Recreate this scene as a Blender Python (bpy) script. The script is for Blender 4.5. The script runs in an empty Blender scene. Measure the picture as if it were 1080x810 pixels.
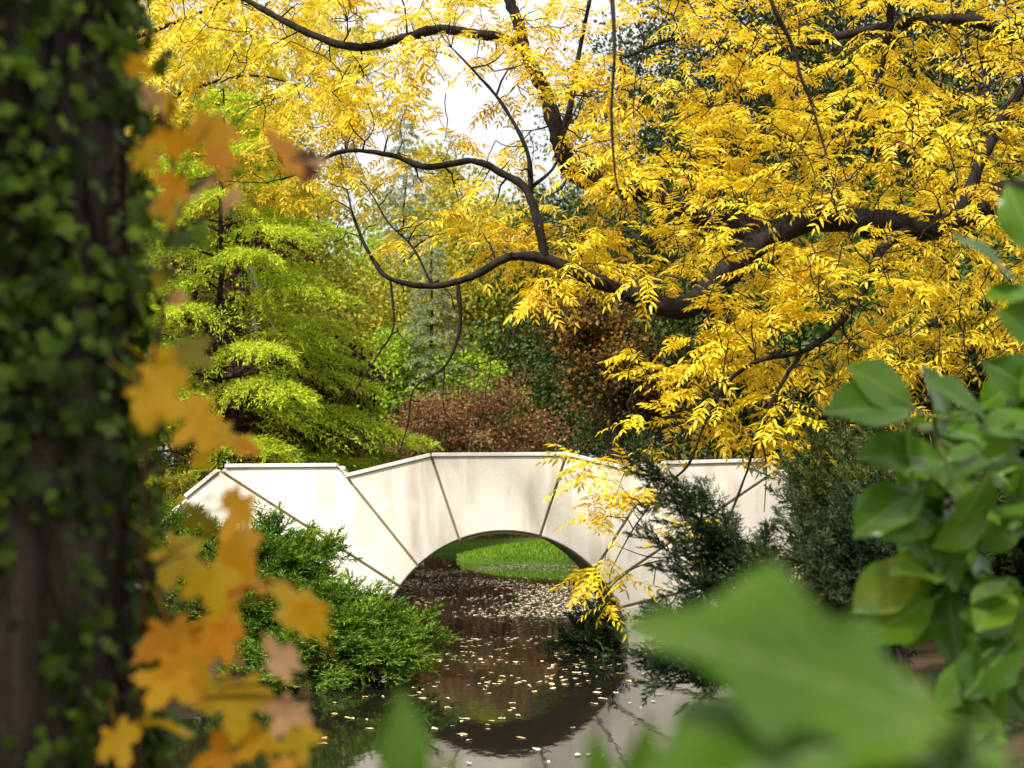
import bpy, bmesh, math, random
import numpy as np
from mathutils import Vector, noise

rng = np.random.default_rng(11)
random.seed(11)
R = math.radians
scn = bpy.context.scene
COL = scn.collection

# ------------------------------------------------------------------ camera
H_CAM, PITCH, F = 1.56, math.atan(115 / 1500), 1500.0
cam_d = bpy.data.cameras.new('camera')
cam = bpy.data.objects.new('camera', cam_d); COL.objects.link(cam)
cam.location = (0, 0, H_CAM); cam.rotation_euler = (math.pi / 2 + PITCH, 0, 0)
cam_d.sensor_width = 36; cam_d.lens = 50
cam_d.clip_start = .05; cam_d.clip_end = 2000
cam_d.dof.use_dof = True; cam_d.dof.focus_distance = 13.2; cam_d.dof.aperture_fstop = 2.8
cam_d.dof.aperture_blades = 9
scn.camera = cam

# ------------------------------------------------------------------ world, sun, exposure
SUN_EL, SUN_AZ = R(54), R(220)          # azimuth clockwise from +Y
w = bpy.data.worlds.new("World"); scn.world = w; w.use_nodes = True
wt = w.node_tree; wt.nodes.clear()
wo = wt.nodes.new('ShaderNodeOutputWorld'); bg = wt.nodes.new('ShaderNodeBackground')
sky = wt.nodes.new('ShaderNodeTexSky'); sky.sky_type = 'NISHITA'; sky.sun_disc = False
sky.sun_elevation = SUN_EL; sky.sun_rotation = SUN_AZ; sky.dust_density = 3.0
# a thin white cloud sheet over the Nishita sky
tc = wt.nodes.new('ShaderNodeTexCoord')
cn = wt.nodes.new('ShaderNodeTexNoise'); cn.inputs['Scale'].default_value = 2.2; cn.inputs['Detail'].default_value = 6
cr = wt.nodes.new('ShaderNodeMapRange'); cr.inputs[1].default_value = .3; cr.inputs[2].default_value = .6
cr.inputs[3].default_value = .72; cr.inputs[4].default_value = .95
cm = wt.nodes.new('ShaderNodeMix'); cm.data_type = 'RGBA'
cm.inputs[7].default_value = (8.2, 8.1, 7.9, 1)
wt.links.new(tc.outputs['Generated'], cn.inputs['Vector']); wt.links.new(cn.outputs['Fac'], cr.inputs[0])
wt.links.new(cr.outputs[0], cm.inputs[0]); wt.links.new(sky.outputs[0], cm.inputs[6])
wt.links.new(cm.outputs[2], bg.inputs['Color']); wt.links.new(bg.outputs[0], wo.inputs['Surface'])
bg.inputs['Strength'].default_value = .075
sd = bpy.data.lights.new('sun', 'SUN'); so = bpy.data.objects.new('sun', sd); COL.objects.link(so)
sd.energy = 4.6; sd.angle = R(5); sd.color = (1, .95, .86)
sv = Vector((math.sin(SUN_AZ) * math.cos(SUN_EL), math.cos(SUN_AZ) * math.cos(SUN_EL), math.sin(SUN_EL)))
so.rotation_euler = sv.to_track_quat('Z', 'Y').to_euler()
vs = scn.view_settings; vs.view_transform = 'Standard'; vs.look = 'None'; vs.exposure = .92; vs.gamma = 1
scn.render.engine = 'CYCLES'
scn.cycles.max_bounces = 6; scn.cycles.transmission_bounces = 4; scn.cycles.diffuse_bounces = 3
scn.cycles.glossy_bounces = 3; scn.cycles.sample_clamp_indirect = 4; scn.cycles.use_denoising = True

# ------------------------------------------------------------------ helpers
CP, SP = math.cos(PITCH), math.sin(PITCH)
def at(px, py, Y):
    u, v = (px - 540) / F, (405 - py) / F
    t = Y / (CP - v * SP)
    return np.array([u * t, Y, H_CAM + t * (SP + v * CP)])

def nrm(a): return a / np.maximum(np.linalg.norm(a, axis=-1, keepdims=True), 1e-9)
def frames(y, n):
    y = nrm(y); x = np.cross(y, n); bad = np.linalg.norm(x, axis=-1) < 1e-4
    if bad.any(): x[bad] = np.cross(y[bad], np.array([.31, .77, .2]))
    x = nrm(x); z = np.cross(x, y)
    return np.stack([x, y, z], -1)

class MB:
    def __init__(s): s.v = []; s.f = []; s.n = 0
    def add(s, V, Fc):
        V = np.asarray(V, dtype=np.float64).reshape(-1, 3); Fc = np.asarray(Fc, dtype=np.int64)
        s.f.append(Fc + s.n); s.v.append(V); s.n += len(V)
    def inst(s, T, P, Rm, S):
        tv, tf = T
        S = np.asarray(S, float)
        if S.ndim == 1: S = S[:, None] * np.ones(3)
        V = np.einsum('nij,nkj->nki', Rm, tv[None] * S[:, None, :]) + P[:, None, :]
        k = len(tv); N = len(P)
        Fc = (tf[None] + (np.arange(N) * k)[:, None, None]).reshape(-1, tf.shape[1])
        s.add(V.reshape(-1, 3), Fc)
    def tube(s, pts, rad, sides=6, rough=0):
        pts = np.asarray(pts, float); rad = np.asarray(rad, float); n = len(pts)
        t = nrm(np.gradient(pts, axis=0))
        ref = np.array([0, 0, 1.]) if abs(t[0, 2]) < .9 else np.array([1., 0, 0])
        x = nrm(np.cross(t, ref)); y = np.cross(t, x)
        a = np.arange(sides) * 2 * math.pi / sides
        V = pts[:, None] + rad[:, None, None] * (np.cos(a)[None, :, None] * x[:, None] + np.sin(a)[None, :, None] * y[:, None])
        if rough:
            V0 = V.reshape(-1, 3); nz = np.array([noise.noise(Vector(q_ * 7)) * .9 + abs(noise.noise(Vector(q_ * 17))) * .8 - .2 for q_ in V0]).reshape(n, sides, 1)
            V = pts[:, None] + (V - pts[:, None]) * (1 + rough * nz)
        i = np.arange(n - 1)[:, None] * sides; j = np.arange(sides)[None]; j2 = (j + 1) % sides
        Fc = np.stack([i + j, i + j2, i + sides + j2, i + sides + j], -1).reshape(-1, 4)
        s.add(V.reshape(-1, 3), Fc)
    def mesh(s, name, smooth=False):
        me = bpy.data.meshes.new(name)
        V = np.concatenate(s.v); me.vertices.add(len(V)); me.vertices.foreach_set('co', V.astype(np.float32).ravel())
        tot = np.concatenate([np.full(len(f), f.shape[1]) for f in s.f]); idx = np.concatenate([f.ravel() for f in s.f])
        me.loops.add(len(idx)); me.loops.foreach_set('vertex_index', idx.astype(np.int32))
        me.polygons.add(len(tot)); st = np.concatenate([[0], np.cumsum(tot)[:-1]])
        me.polygons.foreach_set('loop_start', st.astype(np.int32))
        if smooth: me.polygons.foreach_set('use_smooth', np.ones(len(tot), bool))
        me.update(calc_edges=True); me.validate()
        return me
    def build(s, name, mat, parent=None, smooth=False, origin=None):
        if origin is not None: s.v = [v - np.asarray(origin) for v in s.v]
        return obj(name, s.mesh(name, smooth), mat, parent, origin)

def obj(name, me, mat, parent=None, loc=None):
    o = bpy.data.objects.new(name, me); COL.objects.link(o)
    if mat and not len(me.materials): me.materials.append(mat)
    if loc is not None: o.location = loc
    if parent:
        o.parent = parent
        # parts are built in world space and their Empty sits at the base: shift them back
        o.matrix_parent_inverse = parent_inv(parent)
    return o
def parent_inv(p):
    from mathutils import Matrix
    m = Matrix.Translation(p.location) @ p.rotation_euler.to_matrix().to_4x4()
    return m.inverted()
def tag(o, label, cat, group=None, kind=None):
    if label: o['label'] = label
    if cat: o['category'] = cat
    if group: o['group'] = group
    if kind: o['kind'] = kind
    return o
def thing(name, label, cat, loc=(0, 0, 0), group=None):
    o = bpy.data.objects.new(name, None); COL.objects.link(o); o.location = loc
    o.empty_display_size = .2
    return tag(o, label, cat, group)

# ------------------------------------------------------------------ materials
def new_mat(name):
    m = bpy.data.materials.new(name); m.use_nodes = True
    nt = m.node_tree; nt.nodes.clear()
    out = nt.nodes.new('ShaderNodeOutputMaterial')
    return m, nt, out
def ramp(nt, cols):
    r = nt.nodes.new('ShaderNodeValToRGB'); e = r.color_ramp.elements
    while len(e) < len(cols): e.new(.5)
    for i, c in enumerate(cols):
        e[i].position = i / max(1, len(cols) - 1); e[i].color = (*c, 1)
    return r
def leaf_mat(name, cols, trans=.35, nscale=1.0, rough=.5, spec=.3, wisland=.6, by_object=False, veins=False, vk=.18):
    m, nt, out = new_mat(name); L = nt.links.new; N = nt.nodes.new
    geo = N('ShaderNodeNewGeometry'); tex = N('ShaderNodeTexNoise')
    tex.inputs['Scale'].default_value = nscale; tex.inputs['Detail'].default_value = 2
    L(geo.outputs['Position'], tex.inputs['Vector'])
    rnd = geo.outputs['Random Per Island']
    if by_object:
        oi = N('ShaderNodeObjectInfo'); rnd = oi.outputs['Random']
    mr = N('ShaderNodeMapRange'); mr.inputs[1].default_value = .3; mr.inputs[2].default_value = .7
    L(tex.outputs['Fac'], mr.inputs[0])
    mx = N('ShaderNodeMix'); mx.data_type = 'FLOAT'; mx.inputs[0].default_value = wisland
    L(mr.outputs[0], mx.inputs[2]); L(rnd, mx.inputs[3])
    rp = ramp(nt, cols); L(mx.outputs[0], rp.inputs[0])
    colo = rp.outputs[0]
    pb = N('ShaderNodeBsdfPrincipled'); pb.inputs['Roughness'].default_value = rough
    pb.inputs['Specular IOR Level'].default_value = spec
    if veins:
        tco = N('ShaderNodeTexCoord'); sep = N('ShaderNodeSeparateXYZ'); L(tco.outputs['Generated'], sep.inputs[0])
        def mth(op, a, b=None):
            q = N('ShaderNodeMath'); q.operation = op
            for k, x in enumerate((a, b)):
                if x is None: continue
                if isinstance(x, (int, float)): q.inputs[k].default_value = x
                else: L(x, q.inputs[k])
            return q.outputs[0]
        ax = mth('ABSOLUTE', mth('SUBTRACT', sep.outputs[0], .5))
        sv_ = mth('PINGPONG', mth('SUBTRACT', mth('MULTIPLY', sep.outputs[1], 1.0), mth('MULTIPLY', ax, .75)), .055)
        v1 = mth('LESS_THAN', sv_, .006); v2 = mth('LESS_THAN', ax, .022)
        vv = mth('MAXIMUM', mth('MULTIPLY', v1, vk), mth('MULTIPLY', v2, .5))
        vm = N('ShaderNodeMix'); vm.data_type = 'RGBA'; L(vv, vm.inputs[0]); L(colo, vm.inputs[6])
        vm.inputs[7].default_value = (.30, .38, .12, 1); colo = vm.outputs[2]
        bp = N('ShaderNodeBump'); bp.inputs['Strength'].default_value = .5; bp.inputs['Distance'].default_value = .002
        L(sv_, bp.inputs['Height']); L(bp.outputs[0], pb.inputs['Normal'])
    L(colo, pb.inputs['Base Color'])
    tr = N('ShaderNodeBsdfTranslucent'); 
    L(colo, tr.inputs['Color'])
    ms = N('ShaderNodeMixShader'); ms.inputs[0].default_value = trans
    L(pb.outputs[0], ms.inputs[1]); L(tr.outputs[0], ms.inputs[2]); L(ms.outputs[0], out.inputs['Surface'])
    return m
def bark_mat(name, c1, c2, scale=6, zs=.25, bump=.5, rough=.9):
    m, nt, out = new_mat(name); L = nt.links.new; N = nt.nodes.new
    geo = N('ShaderNodeNewGeometry'); mp = N('ShaderNodeMapping'); mp.inputs['Scale'].default_value = (1, 1, zs)
    L(geo.outputs['Position'], mp.inputs['Vector'])
    tex = N('ShaderNodeTexNoise'); tex.inputs['Scale'].default_value = scale; tex.inputs['Detail'].default_value = 7
    tex.inputs['Roughness'].default_value = .7
    L(mp.outputs[0], tex.inputs['Vector'])
    mr = N('ShaderNodeMapRange'); mr.inputs[1].default_value = .35; mr.inputs[2].default_value = .68; L(tex.outputs['Fac'], mr.inputs[0])
    rp = ramp(nt, [c1, c2]); L(mr.outputs[0], rp.inputs[0])
    pb = N('ShaderNodeBsdfPrincipled'); pb.inputs['Roughness'].default_value = rough; pb.inputs['Specular IOR Level'].default_value = .2
    L(rp.outputs[0], pb.inputs['Base Color'])
    bp = N('ShaderNodeBump'); bp.inputs['Strength'].default_value = bump; bp.inputs['Distance'].default_value = .03
    L(tex.outputs['Fac'], bp.inputs['Height']); L(bp.outputs[0], pb.inputs['Normal'])
    L(pb.outputs[0], out.inputs['Surface'])
    return m
def concrete_mat(name, c_dark, c_light, streak=1.0):
    m, nt, out = new_mat(name); L = nt.links.new; N = nt.nodes.new
    geo = N('ShaderNodeNewGeometry')
    def ns(scale, sc, detail=6):
        mp = N('ShaderNodeMapping'); mp.inputs['Scale'].default_value = sc; L(geo.outputs['Position'], mp.inputs['Vector'])
        t = N('ShaderNodeTexNoise'); t.inputs['Scale'].default_value = scale; t.inputs['Detail'].default_value = detail
        L(mp.outputs[0], t.inputs['Vector']); return t.outputs['Fac']
    a = ns(5.5, (1, 1, .14)); b = ns(1.6, (1, 1, 1)); c = ns(60, (1, 1, 1), 3)
    def rng_(x, lo, hi, o0, o1):
        mr = N('ShaderNodeMapRange'); mr.inputs[1].default_value = lo; mr.inputs[2].default_value = hi
        mr.inputs[3].default_value = o0; mr.inputs[4].default_value = o1; L(x, mr.inputs[0]); return mr.outputs[0]
    def mul(x, y, op='MULTIPLY'):
        q = N('ShaderNodeMath'); q.operation = op; L(x, q.inputs[0]); L(y, q.inputs[1]); return q.outputs[0]
    s1 = rng_(a, .30, .56, 1 - .8 * streak, 1); s2 = rng_(b, .34, .60, .40, 1); s3 = rng_(c, .3, .6, .88, 1)
    fac = mul(mul(s1, s2, 'MAXIMUM'), s3)
    rp = ramp(nt, [c_dark, c_light]); L(fac, rp.inputs[0])
    pb = N('ShaderNodeBsdfPrincipled'); pb.inputs['Roughness'].default_value = .85; pb.inputs['Specular IOR Level'].default_value = .25
    L(rp.outputs[0], pb.inputs['Base Color'])
    bp = N('ShaderNodeBump'); bp.inputs['Strength'].default_value = .25; bp.inputs['Distance'].default_value = .01
    L(c, bp.inputs['Height']); L(bp.outputs[0], pb.inputs['Normal']); L(pb.outputs[0], out.inputs['Surface'])
    return m

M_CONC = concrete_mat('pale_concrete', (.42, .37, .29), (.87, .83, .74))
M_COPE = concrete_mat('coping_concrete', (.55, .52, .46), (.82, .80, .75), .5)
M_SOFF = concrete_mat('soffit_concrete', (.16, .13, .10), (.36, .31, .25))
M_CORE = concrete_mat('joint_mortar', (.17, .14, .08), (.34, .28, .17))
M_BARK = bark_mat('dark_bark', (.005, .004, .0035), (.026, .020, .016), 14)
M_TWIG = bark_mat('twig_bark', (.015, .011, .009), (.05, .038, .03), 20)
M_IVYB = bark_mat('old_bark', (.008, .0065, .005), (.12, .10, .075), 16, .12, 1.0)
M_BGB = bark_mat('grey_bark', (.03, .025, .02), (.12, .10, .08), 8)
M_STEM = bark_mat('green_stem', (.06, .09, .02), (.14, .17, .05), 20)
M_REDST = bark_mat('reddish_stem', (.05, .02, .015), (.14, .06, .035), 20)

# ------------------------------------------------------------------ leaf templates
def T(v, f): return np.array(v, float), np.array(f)
LEAF2 = T([(0, 0, 0), (.34, .5, .1), (0, 1, 0), (-.34, .5, .1)], [(0, 1, 2), (0, 2, 3)])
LEAFLET = T([(0, 0, 0), (.14, .27, .03), (.115, .6, .025), (0, 1, -.07), (-.115, .6, .025), (-.14, .27, .03)], [(0, 1, 2, 3), (0, 3, 4, 5)])
NEEDLE = T([(0, 0, 0), (.5, .45, 0), (0, 1, 0), (-.5, .45, 0)], [(0, 1, 2, 3)])
SPIND = T([(0, 0, 0), (.5, .4, 0), (0, 1, 0), (-.5, .4, 0), (0, .4, .5), (0, .4, -.5)], [(0, 1, 2, 3), (0, 4, 2, 5)])
def ivy_template():
    pts = [(0, 0), (.28, -.1), (.5, .12), (.34, .34), (.62, .55), (.24, .62), (0, 1.05), (-.24, .62), (-.62, .55), (-.34, .34), (-.5, .12), (-.28, -.1)]
    v = [(0, .32, .06)] + [(x, y, -.12 * abs(x) - .1 * max(0, y - .6)) for x, y in pts]
    n = len(pts)
    return T(v, [(0, 1 + i, 1 + (i + 1) % n) for i in range(n)])
IVY = ivy_template()
def rand_dirs(n, up=0.0):
    d = rng.normal(size=(n, 3)); d = nrm(d); d[:, 2] += up; return nrm(d)

# ------------------------------------------------------------------ ground, pond, sky
POND = np.array([(-3.6, 3.6), (-3.2, 7), (-3.0, 9), (-2.6, 10.6), (-1.5, 11.9), (-1.2, 13.4), (-1.45, 15), (-1.5, 17.3), (-3.2, 20), (-5, 26), (-6.5, 33),
                 (-6, 38), (-2, 40), (2, 40), (2.2, 37.5), (.2, 36), (-1.35, 34), (-1.1, 32), (1, 31.2), (4, 31.4), (6, 29), (5, 24), (3, 20), (1.5, 17.3),
                 (1.6, 15), (2.0, 13), (2.4, 10.5), (2.3, 8), (2.2, 3.6)])
def pond_sd(x, y):
    p = np.stack([x, y], -1); d = np.full(x.shape, 1e9); ins = np.zeros(x.shape, bool)
    n = len(POND)
    for i in range(n):
        a, b = POND[i], POND[(i + 1) % n]; e = b - a
        t = np.clip(((p - a) @ e) / (e @ e), 0, 1); q = a + t[..., None] * e
        d = np.minimum(d, np.linalg.norm(p - q, axis=-1))
        c = ((a[1] > y) != (b[1] > y)) & (x < (b[0] - a[0]) * (y - a[1]) / (b[1] - a[1] + 1e-12) + a[0]); ins ^= c
    return np.where(ins, -d, d)
def ground_h(x, y):
    x = np.asarray(x, float); y = np.asarray(y, float)
    s = pond_sd(x, y)
    h = np.where(s < 0, np.maximum(s * .9, -.6), .09 * (1 - np.exp(-s / .08)) + .32 * (1 - np.exp(-s / 1.1)))
    h = h + np.where(s > 0, np.clip((y - 42) * .035, 0, 3.2) * np.clip(s / 6, 0, 1), 0)
    h = h + np.where(s > 0, .05 * np.sin(x * 1.3 + y * .4) * np.clip(s / 2, 0, 1), 0)
    h = np.where((y > 30.5) & (y < 39.5) & (x > -2.5) & (s > 0), h * .62, h)
    mound = .12 * np.exp(-(((x - 1.6) / 3.2) ** 2 + ((y - 33.8) / 1.9) ** 2)); h = h + np.where(s > 0, mound * np.clip(s / .8, 0, 1), 0)
    return h
def gh(x, y): return float(ground_h(np.array([x]), np.array([y]))[0])
def axis(lo, hi, fine_lo, fine_hi, step, growth=1.25):
    a = list(np.arange(fine_lo, fine_hi + 1e-6, step)); s = step
    while a[-1] < hi: s *= growth; a.append(a[-1] + s)
    s = step
    while a[0] > lo: s *= growth; a.insert(0, a[0] - s)
    return np.array(a)
gx, gy = axis(-600, 600, -9, 9, .16), axis(-300, 1200, 2, 44, .18)
X, Yg = np.meshgrid(gx, gy); Z = ground_h(X, Yg)
mb = MB(); nx, ny = len(gx), len(gy)
ii = (np.arange(ny - 1)[:, None] * nx + np.arange(nx - 1)[None]).ravel()
mb.add(np.stack([X, Yg, Z], -1).reshape(-1, 3), np.stack([ii, ii + 1, ii + nx + 1, ii + nx], -1))
def ground_mat():
    m, nt, out = new_mat('ground_cover'); L = nt.links.new; N = nt.nodes.new
    geo = N('ShaderNodeNewGeometry')
    a = N('ShaderNodeTexNoise'); a.inputs['Scale'].default_value = 22; a.inputs['Detail'].default_value = 8; L(geo.outputs['Position'], a.inputs['Vector'])
    b = N('ShaderNodeTexNoise'); b.inputs['Scale'].default_value = .35; b.inputs['Detail'].default_value = 3; L(geo.outputs['Position'], b.inputs['Vector'])
    r1 = ramp(nt, [(.012, .010, .007), (.035, .026, .014), (.06, .04, .018), (.12, .08, .03)]); L(a.outputs['Fac'], r1.inputs[0])
    r2 = ramp(nt, [(.02, .035, .006), (.06, .11, .015), (.12, .17, .03)]); L(a.outputs['Fac'], r2.inputs[0])
    mr = N('ShaderNodeMapRange'); sx = N('ShaderNodeSeparateXYZ'); L(geo.outputs['Position'], sx.inputs[0]); mr.inputs[1].default_value = 27; mr.inputs[2].default_value = 30; L(sx.outputs[1], mr.inputs[0])
    mx = N('ShaderNodeMix'); mx.data_type = 'RGBA'; L(mr.outputs[0], mx.inputs[0]); L(r1.outputs[0], mx.inputs[6]); L(r2.outputs[0], mx.inputs[7])
    pb = N('ShaderNodeBsdfPrincipled'); pb.inputs['Roughness'].default_value = .95; pb.inputs['Specular IOR Level'].default_value = .1
    L(mx.outputs[2], pb.inputs['Base Color'])
    bp = N('ShaderNodeBump'); bp.inputs['Strength'].default_value = .8; bp.inputs['Distance'].default_value = .04; L(a.outputs['Fac'], bp.inputs['Height'])
    L(bp.outputs[0], pb.inputs['Normal']); L(pb.outputs[0], out.inputs['Surface'])
    return m
g = mb.build('ground', ground_mat(), smooth=True); tag(g, 'leaf littered ground and grassy pond banks', 'ground', kind='structure')

def water_mat():
    m, nt, out = new_mat('dark_pond_water'); L = nt.links.new; N = nt.nodes.new
    geo = N('ShaderNodeNewGeometry'); mp = N('ShaderNodeMapping'); mp.inputs['Scale'].default_value = (1, .45, 1); L(geo.outputs['Position'], mp.inputs['Vector'])
    a = N('ShaderNodeTexNoise'); a.inputs['Scale'].default_value = 9; a.inputs['Detail'].default_value = 4; L(mp.outputs[0], a.inputs['Vector'])
    bp = N('ShaderNodeBump'); bp.inputs['Strength'].default_value = .10; bp.inputs['Distance'].default_value = .012; L(a.outputs['Fac'], bp.inputs['Height'])
    pb = N('ShaderNodeBsdfPrincipled'); pb.inputs['Base Color'].default_value = (.010, .009, .006, 1)
    pb.inputs['Roughness'].default_value = .025; pb.inputs['IOR'].default_value = 1.45; pb.inputs['Specular IOR Level'].default_value = .75
    L(bp.outputs[0], pb.inputs['Normal']); L(pb.outputs[0], out.inputs['Surface'])
    return m
mb = MB(); mb.add([(-9, 2.2, 0), (9, 2.2, 0), (9, 44, 0), (-9, 44, 0)], [(0, 1, 2, 3)])
wa = mb.build('water', water_mat()); tag(wa, 'dark still pond water under the bridge', 'water', kind='structure')

# ------------------------------------------------------------------ arch bridge
BX, BY = float(at(532, 694, 15)[0]), 15.0
AC_Z = float(at(532, 694, 15)[2]); AR = 1.31; BW = 2.0
bridge = thing('arch_bridge', 'pale concrete footbridge of radial blocks with round arch over the pond', 'bridge', (BX, BY, 0))
def bp_(px, py):
    p = at(px, py, BY); return np.array([p[0] - BX, p[2]])
def arc(p0, p1, n=14):
    a0 = math.atan2(p0[1] - AC_Z, p0[0]); a1 = math.atan2(p1[1] - AC_Z, p1[0])
    if a0 < -math.pi / 2: a0 += 2 * math.pi
    if a1 < -math.pi / 2: a1 += 2 * math.pi
    return [np.array([AR * math.cos(t), AC_Z + AR * math.sin(t)]) for t in np.linspace(a0, a1, n)]
def oncirc(px, py):
    p = bp_(px, py); d = p - np.array([0, AC_Z]); d /= np.linalg.norm(d); return np.array([0, AC_Z]) + d * AR
def inset(poly, e):
    P = np.array(poly); n = len(P); area = .5 * sum(P[i][0] * P[(i + 1) % n][1] - P[(i + 1) % n][0] * P[i][1] for i in range(n))
    if area < 0: P = P[::-1]
    out = []
    for i in range(n):
        a, b, c = P[i - 1], P[i], P[(i + 1) % n]
        d1 = (b - a) / np.linalg.norm(b - a); d2 = (c - b) / np.linalg.norm(c - b)
        n1 = np.array([-d1[1], d1[0]]); n2 = np.array([-d2[1], d2[0]])
        k = (n1 + n2); k = k / max(.35, 1 + n1 @ n2)
        out.append(b + k * e)
    return out
def prism(poly, y0, y1, bevel=.012):
    bm = bmesh.new(); vs_ = [bm.verts.new((p[0], y0, p[1])) for p in poly]
    f = bm.faces.new(vs_); r = bmesh.ops.extrude_face_region(bm, geom=[f])
    for v in r['geom']:
        if isinstance(v, bmesh.types.BMVert): v.co.y = y1
    bmesh.ops.recalc_face_normals(bm, faces=bm.faces)
    if bevel: bmesh.ops.bevel(bm, geom=[e for e in bm.edges], offset=bevel, segments=2, affect='EDGES', clamp_overlap=True)
    bmesh.ops.triangulate(bm, faces=[f for f in bm.faces if len(f.verts) > 4])
    me = bpy.data.meshes.new('segment'); bm.to_mesh(me); bm.free(); return me
def bobj(name, me, mat):
    o = bpy.data.objects.new(name, me); COL.objects.link(o); me.materials.append(mat); o.parent = bridge; return o
A = {k: oncirc(*v) for k, v in dict(l0=(485, 570), l1=(442, 598), l2=(424, 620), l3=(411, 648), r0=(570, 566), r1=(627, 603), r2=(641, 618), r3=(652, 643)).items()}
lb, rb_ = oncirc(402, 700), oncirc(662, 700)
q = bp_
SEG = [
 [q(455, 481), q(598, 480)] + arc(A['r0'], A['l0']),
 [q(366, 503), q(455, 481)] + arc(A['l0'], A['l1'], 8),
 [q(235, 497), q(241, 493), q(357, 492), q(366, 503)] + arc(A['l1'], A['l2'], 5),
 [q(150, 566), q(235, 497)] + arc(A['l2'], A['l3'], 5) + [q(120, 545 + 25)],
 [q(80, 600), q(115, 572)] + arc(A['l3'], lb, 8) + [np.array([lb[0] - .02, -.6]), q(80, 600) * np.array([1, 0]) + np.array([0, -.6])],
 [q(598, 480), q(692, 502)] + arc(A['r1'], A['r0'], 8),
 [q(692, 502), q(704, 489), q(816, 486), q(826, 495)] + arc(A['r2'], A['r1'], 5),
 [q(826, 495), q(905, 555), q(940, 572)] + arc(A['r3'], A['r2'], 5),
 [q(945, 574), q(985, 600), q(985, 600) * np.array([1, 0]) + np.array([0, -.6]), np.array([rb_[0] + .02, -.6])] + arc(rb_, A['r3'], 8),
]
for y0, y1 in ((0, .30), (BW - .30, BW)):
    for s in SEG: bobj('arch_block', prism(inset(s, .013), y0, y1, .008), M_CONC)
for y0, y1 in ((.028, .27), (BW - .27, BW - .028)):
    for s in SEG: bobj('joint_filling', prism(inset(s, -.02 if s is SEG[0] else .0005), y0 + (.004 if s is SEG[0] else 0), y1 - (.004 if s is SEG[0] else 0), 0), M_CORE)
def cope(p0, p1, y0, y1, name='coping'):
    d = p1 - p0; L_ = np.linalg.norm(d); d /= L_; n = np.array([-d[1], d[0]])
    if n[1] < 0: n = -n
    a, b = p0 + d * .006, p1 - d * .006
    bobj(name, prism([a - n * .008, b - n * .008, b + n * .034, a + n * .034], y0, y1, .006), M_COPE)
EDG = [((200, 525), (234, 497)), ((240, 493), (357, 492)), ((366, 503), (455, 481)), ((455, 481), (598, 480)), ((598, 480), (692, 502)), ((704, 489), (816, 486)), ((828, 497), (905, 555))]
for e0, e1 in EDG:
    cope(q(*e0), q(*e1), -.018, .325); cope(q(*e0), q(*e1), BW - .325, BW + .018)
# barrel vault and deck
th = np.linspace(math.pi * 1.12, -math.pi * .12, 49)
mb = MB()
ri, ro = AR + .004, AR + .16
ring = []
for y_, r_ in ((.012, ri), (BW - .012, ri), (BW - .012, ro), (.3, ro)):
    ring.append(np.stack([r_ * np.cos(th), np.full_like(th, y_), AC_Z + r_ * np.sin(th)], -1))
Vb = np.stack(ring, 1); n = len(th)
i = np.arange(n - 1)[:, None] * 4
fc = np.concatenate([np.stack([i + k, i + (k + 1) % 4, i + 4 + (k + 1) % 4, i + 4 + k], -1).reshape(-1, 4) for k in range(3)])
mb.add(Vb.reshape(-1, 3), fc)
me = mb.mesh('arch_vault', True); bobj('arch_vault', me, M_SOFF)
dk = [q(90, 602), q(240, 530), q(455, 525), q(610, 525), q(826, 530), q(980, 602)]
mb = MB()
prof = [(p[0], p[1]) for p in dk] + [(p[0], p[1] - .12) for p in dk[::-1]]
bobj('deck', prism([np.array(p) for p in prof], .302, BW - .302, 0), M_COPE)
bridge.rotation_euler = (0, 0, R(4.0))

# ------------------------------------------------------------------ generic foliage builders
def curve(p0, p1, n=8, bend=None, wig=.0):
    p0, p1 = np.asarray(p0, float), np.asarray(p1, float); t = np.linspace(0, 1, n)[:, None]
    L_ = np.linalg.norm(p1 - p0)
    c = (p0 + p1) / 2 + (np.asarray(bend) if bend is not None else 0)
    P = (1 - t) ** 2 * p0 + 2 * t * (1 - t) * c + t ** 2 * p1
    if wig and n > 2: P[1:-1] += rng.normal(size=(n - 2, 3)) * wig * L_
    return P

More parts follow.
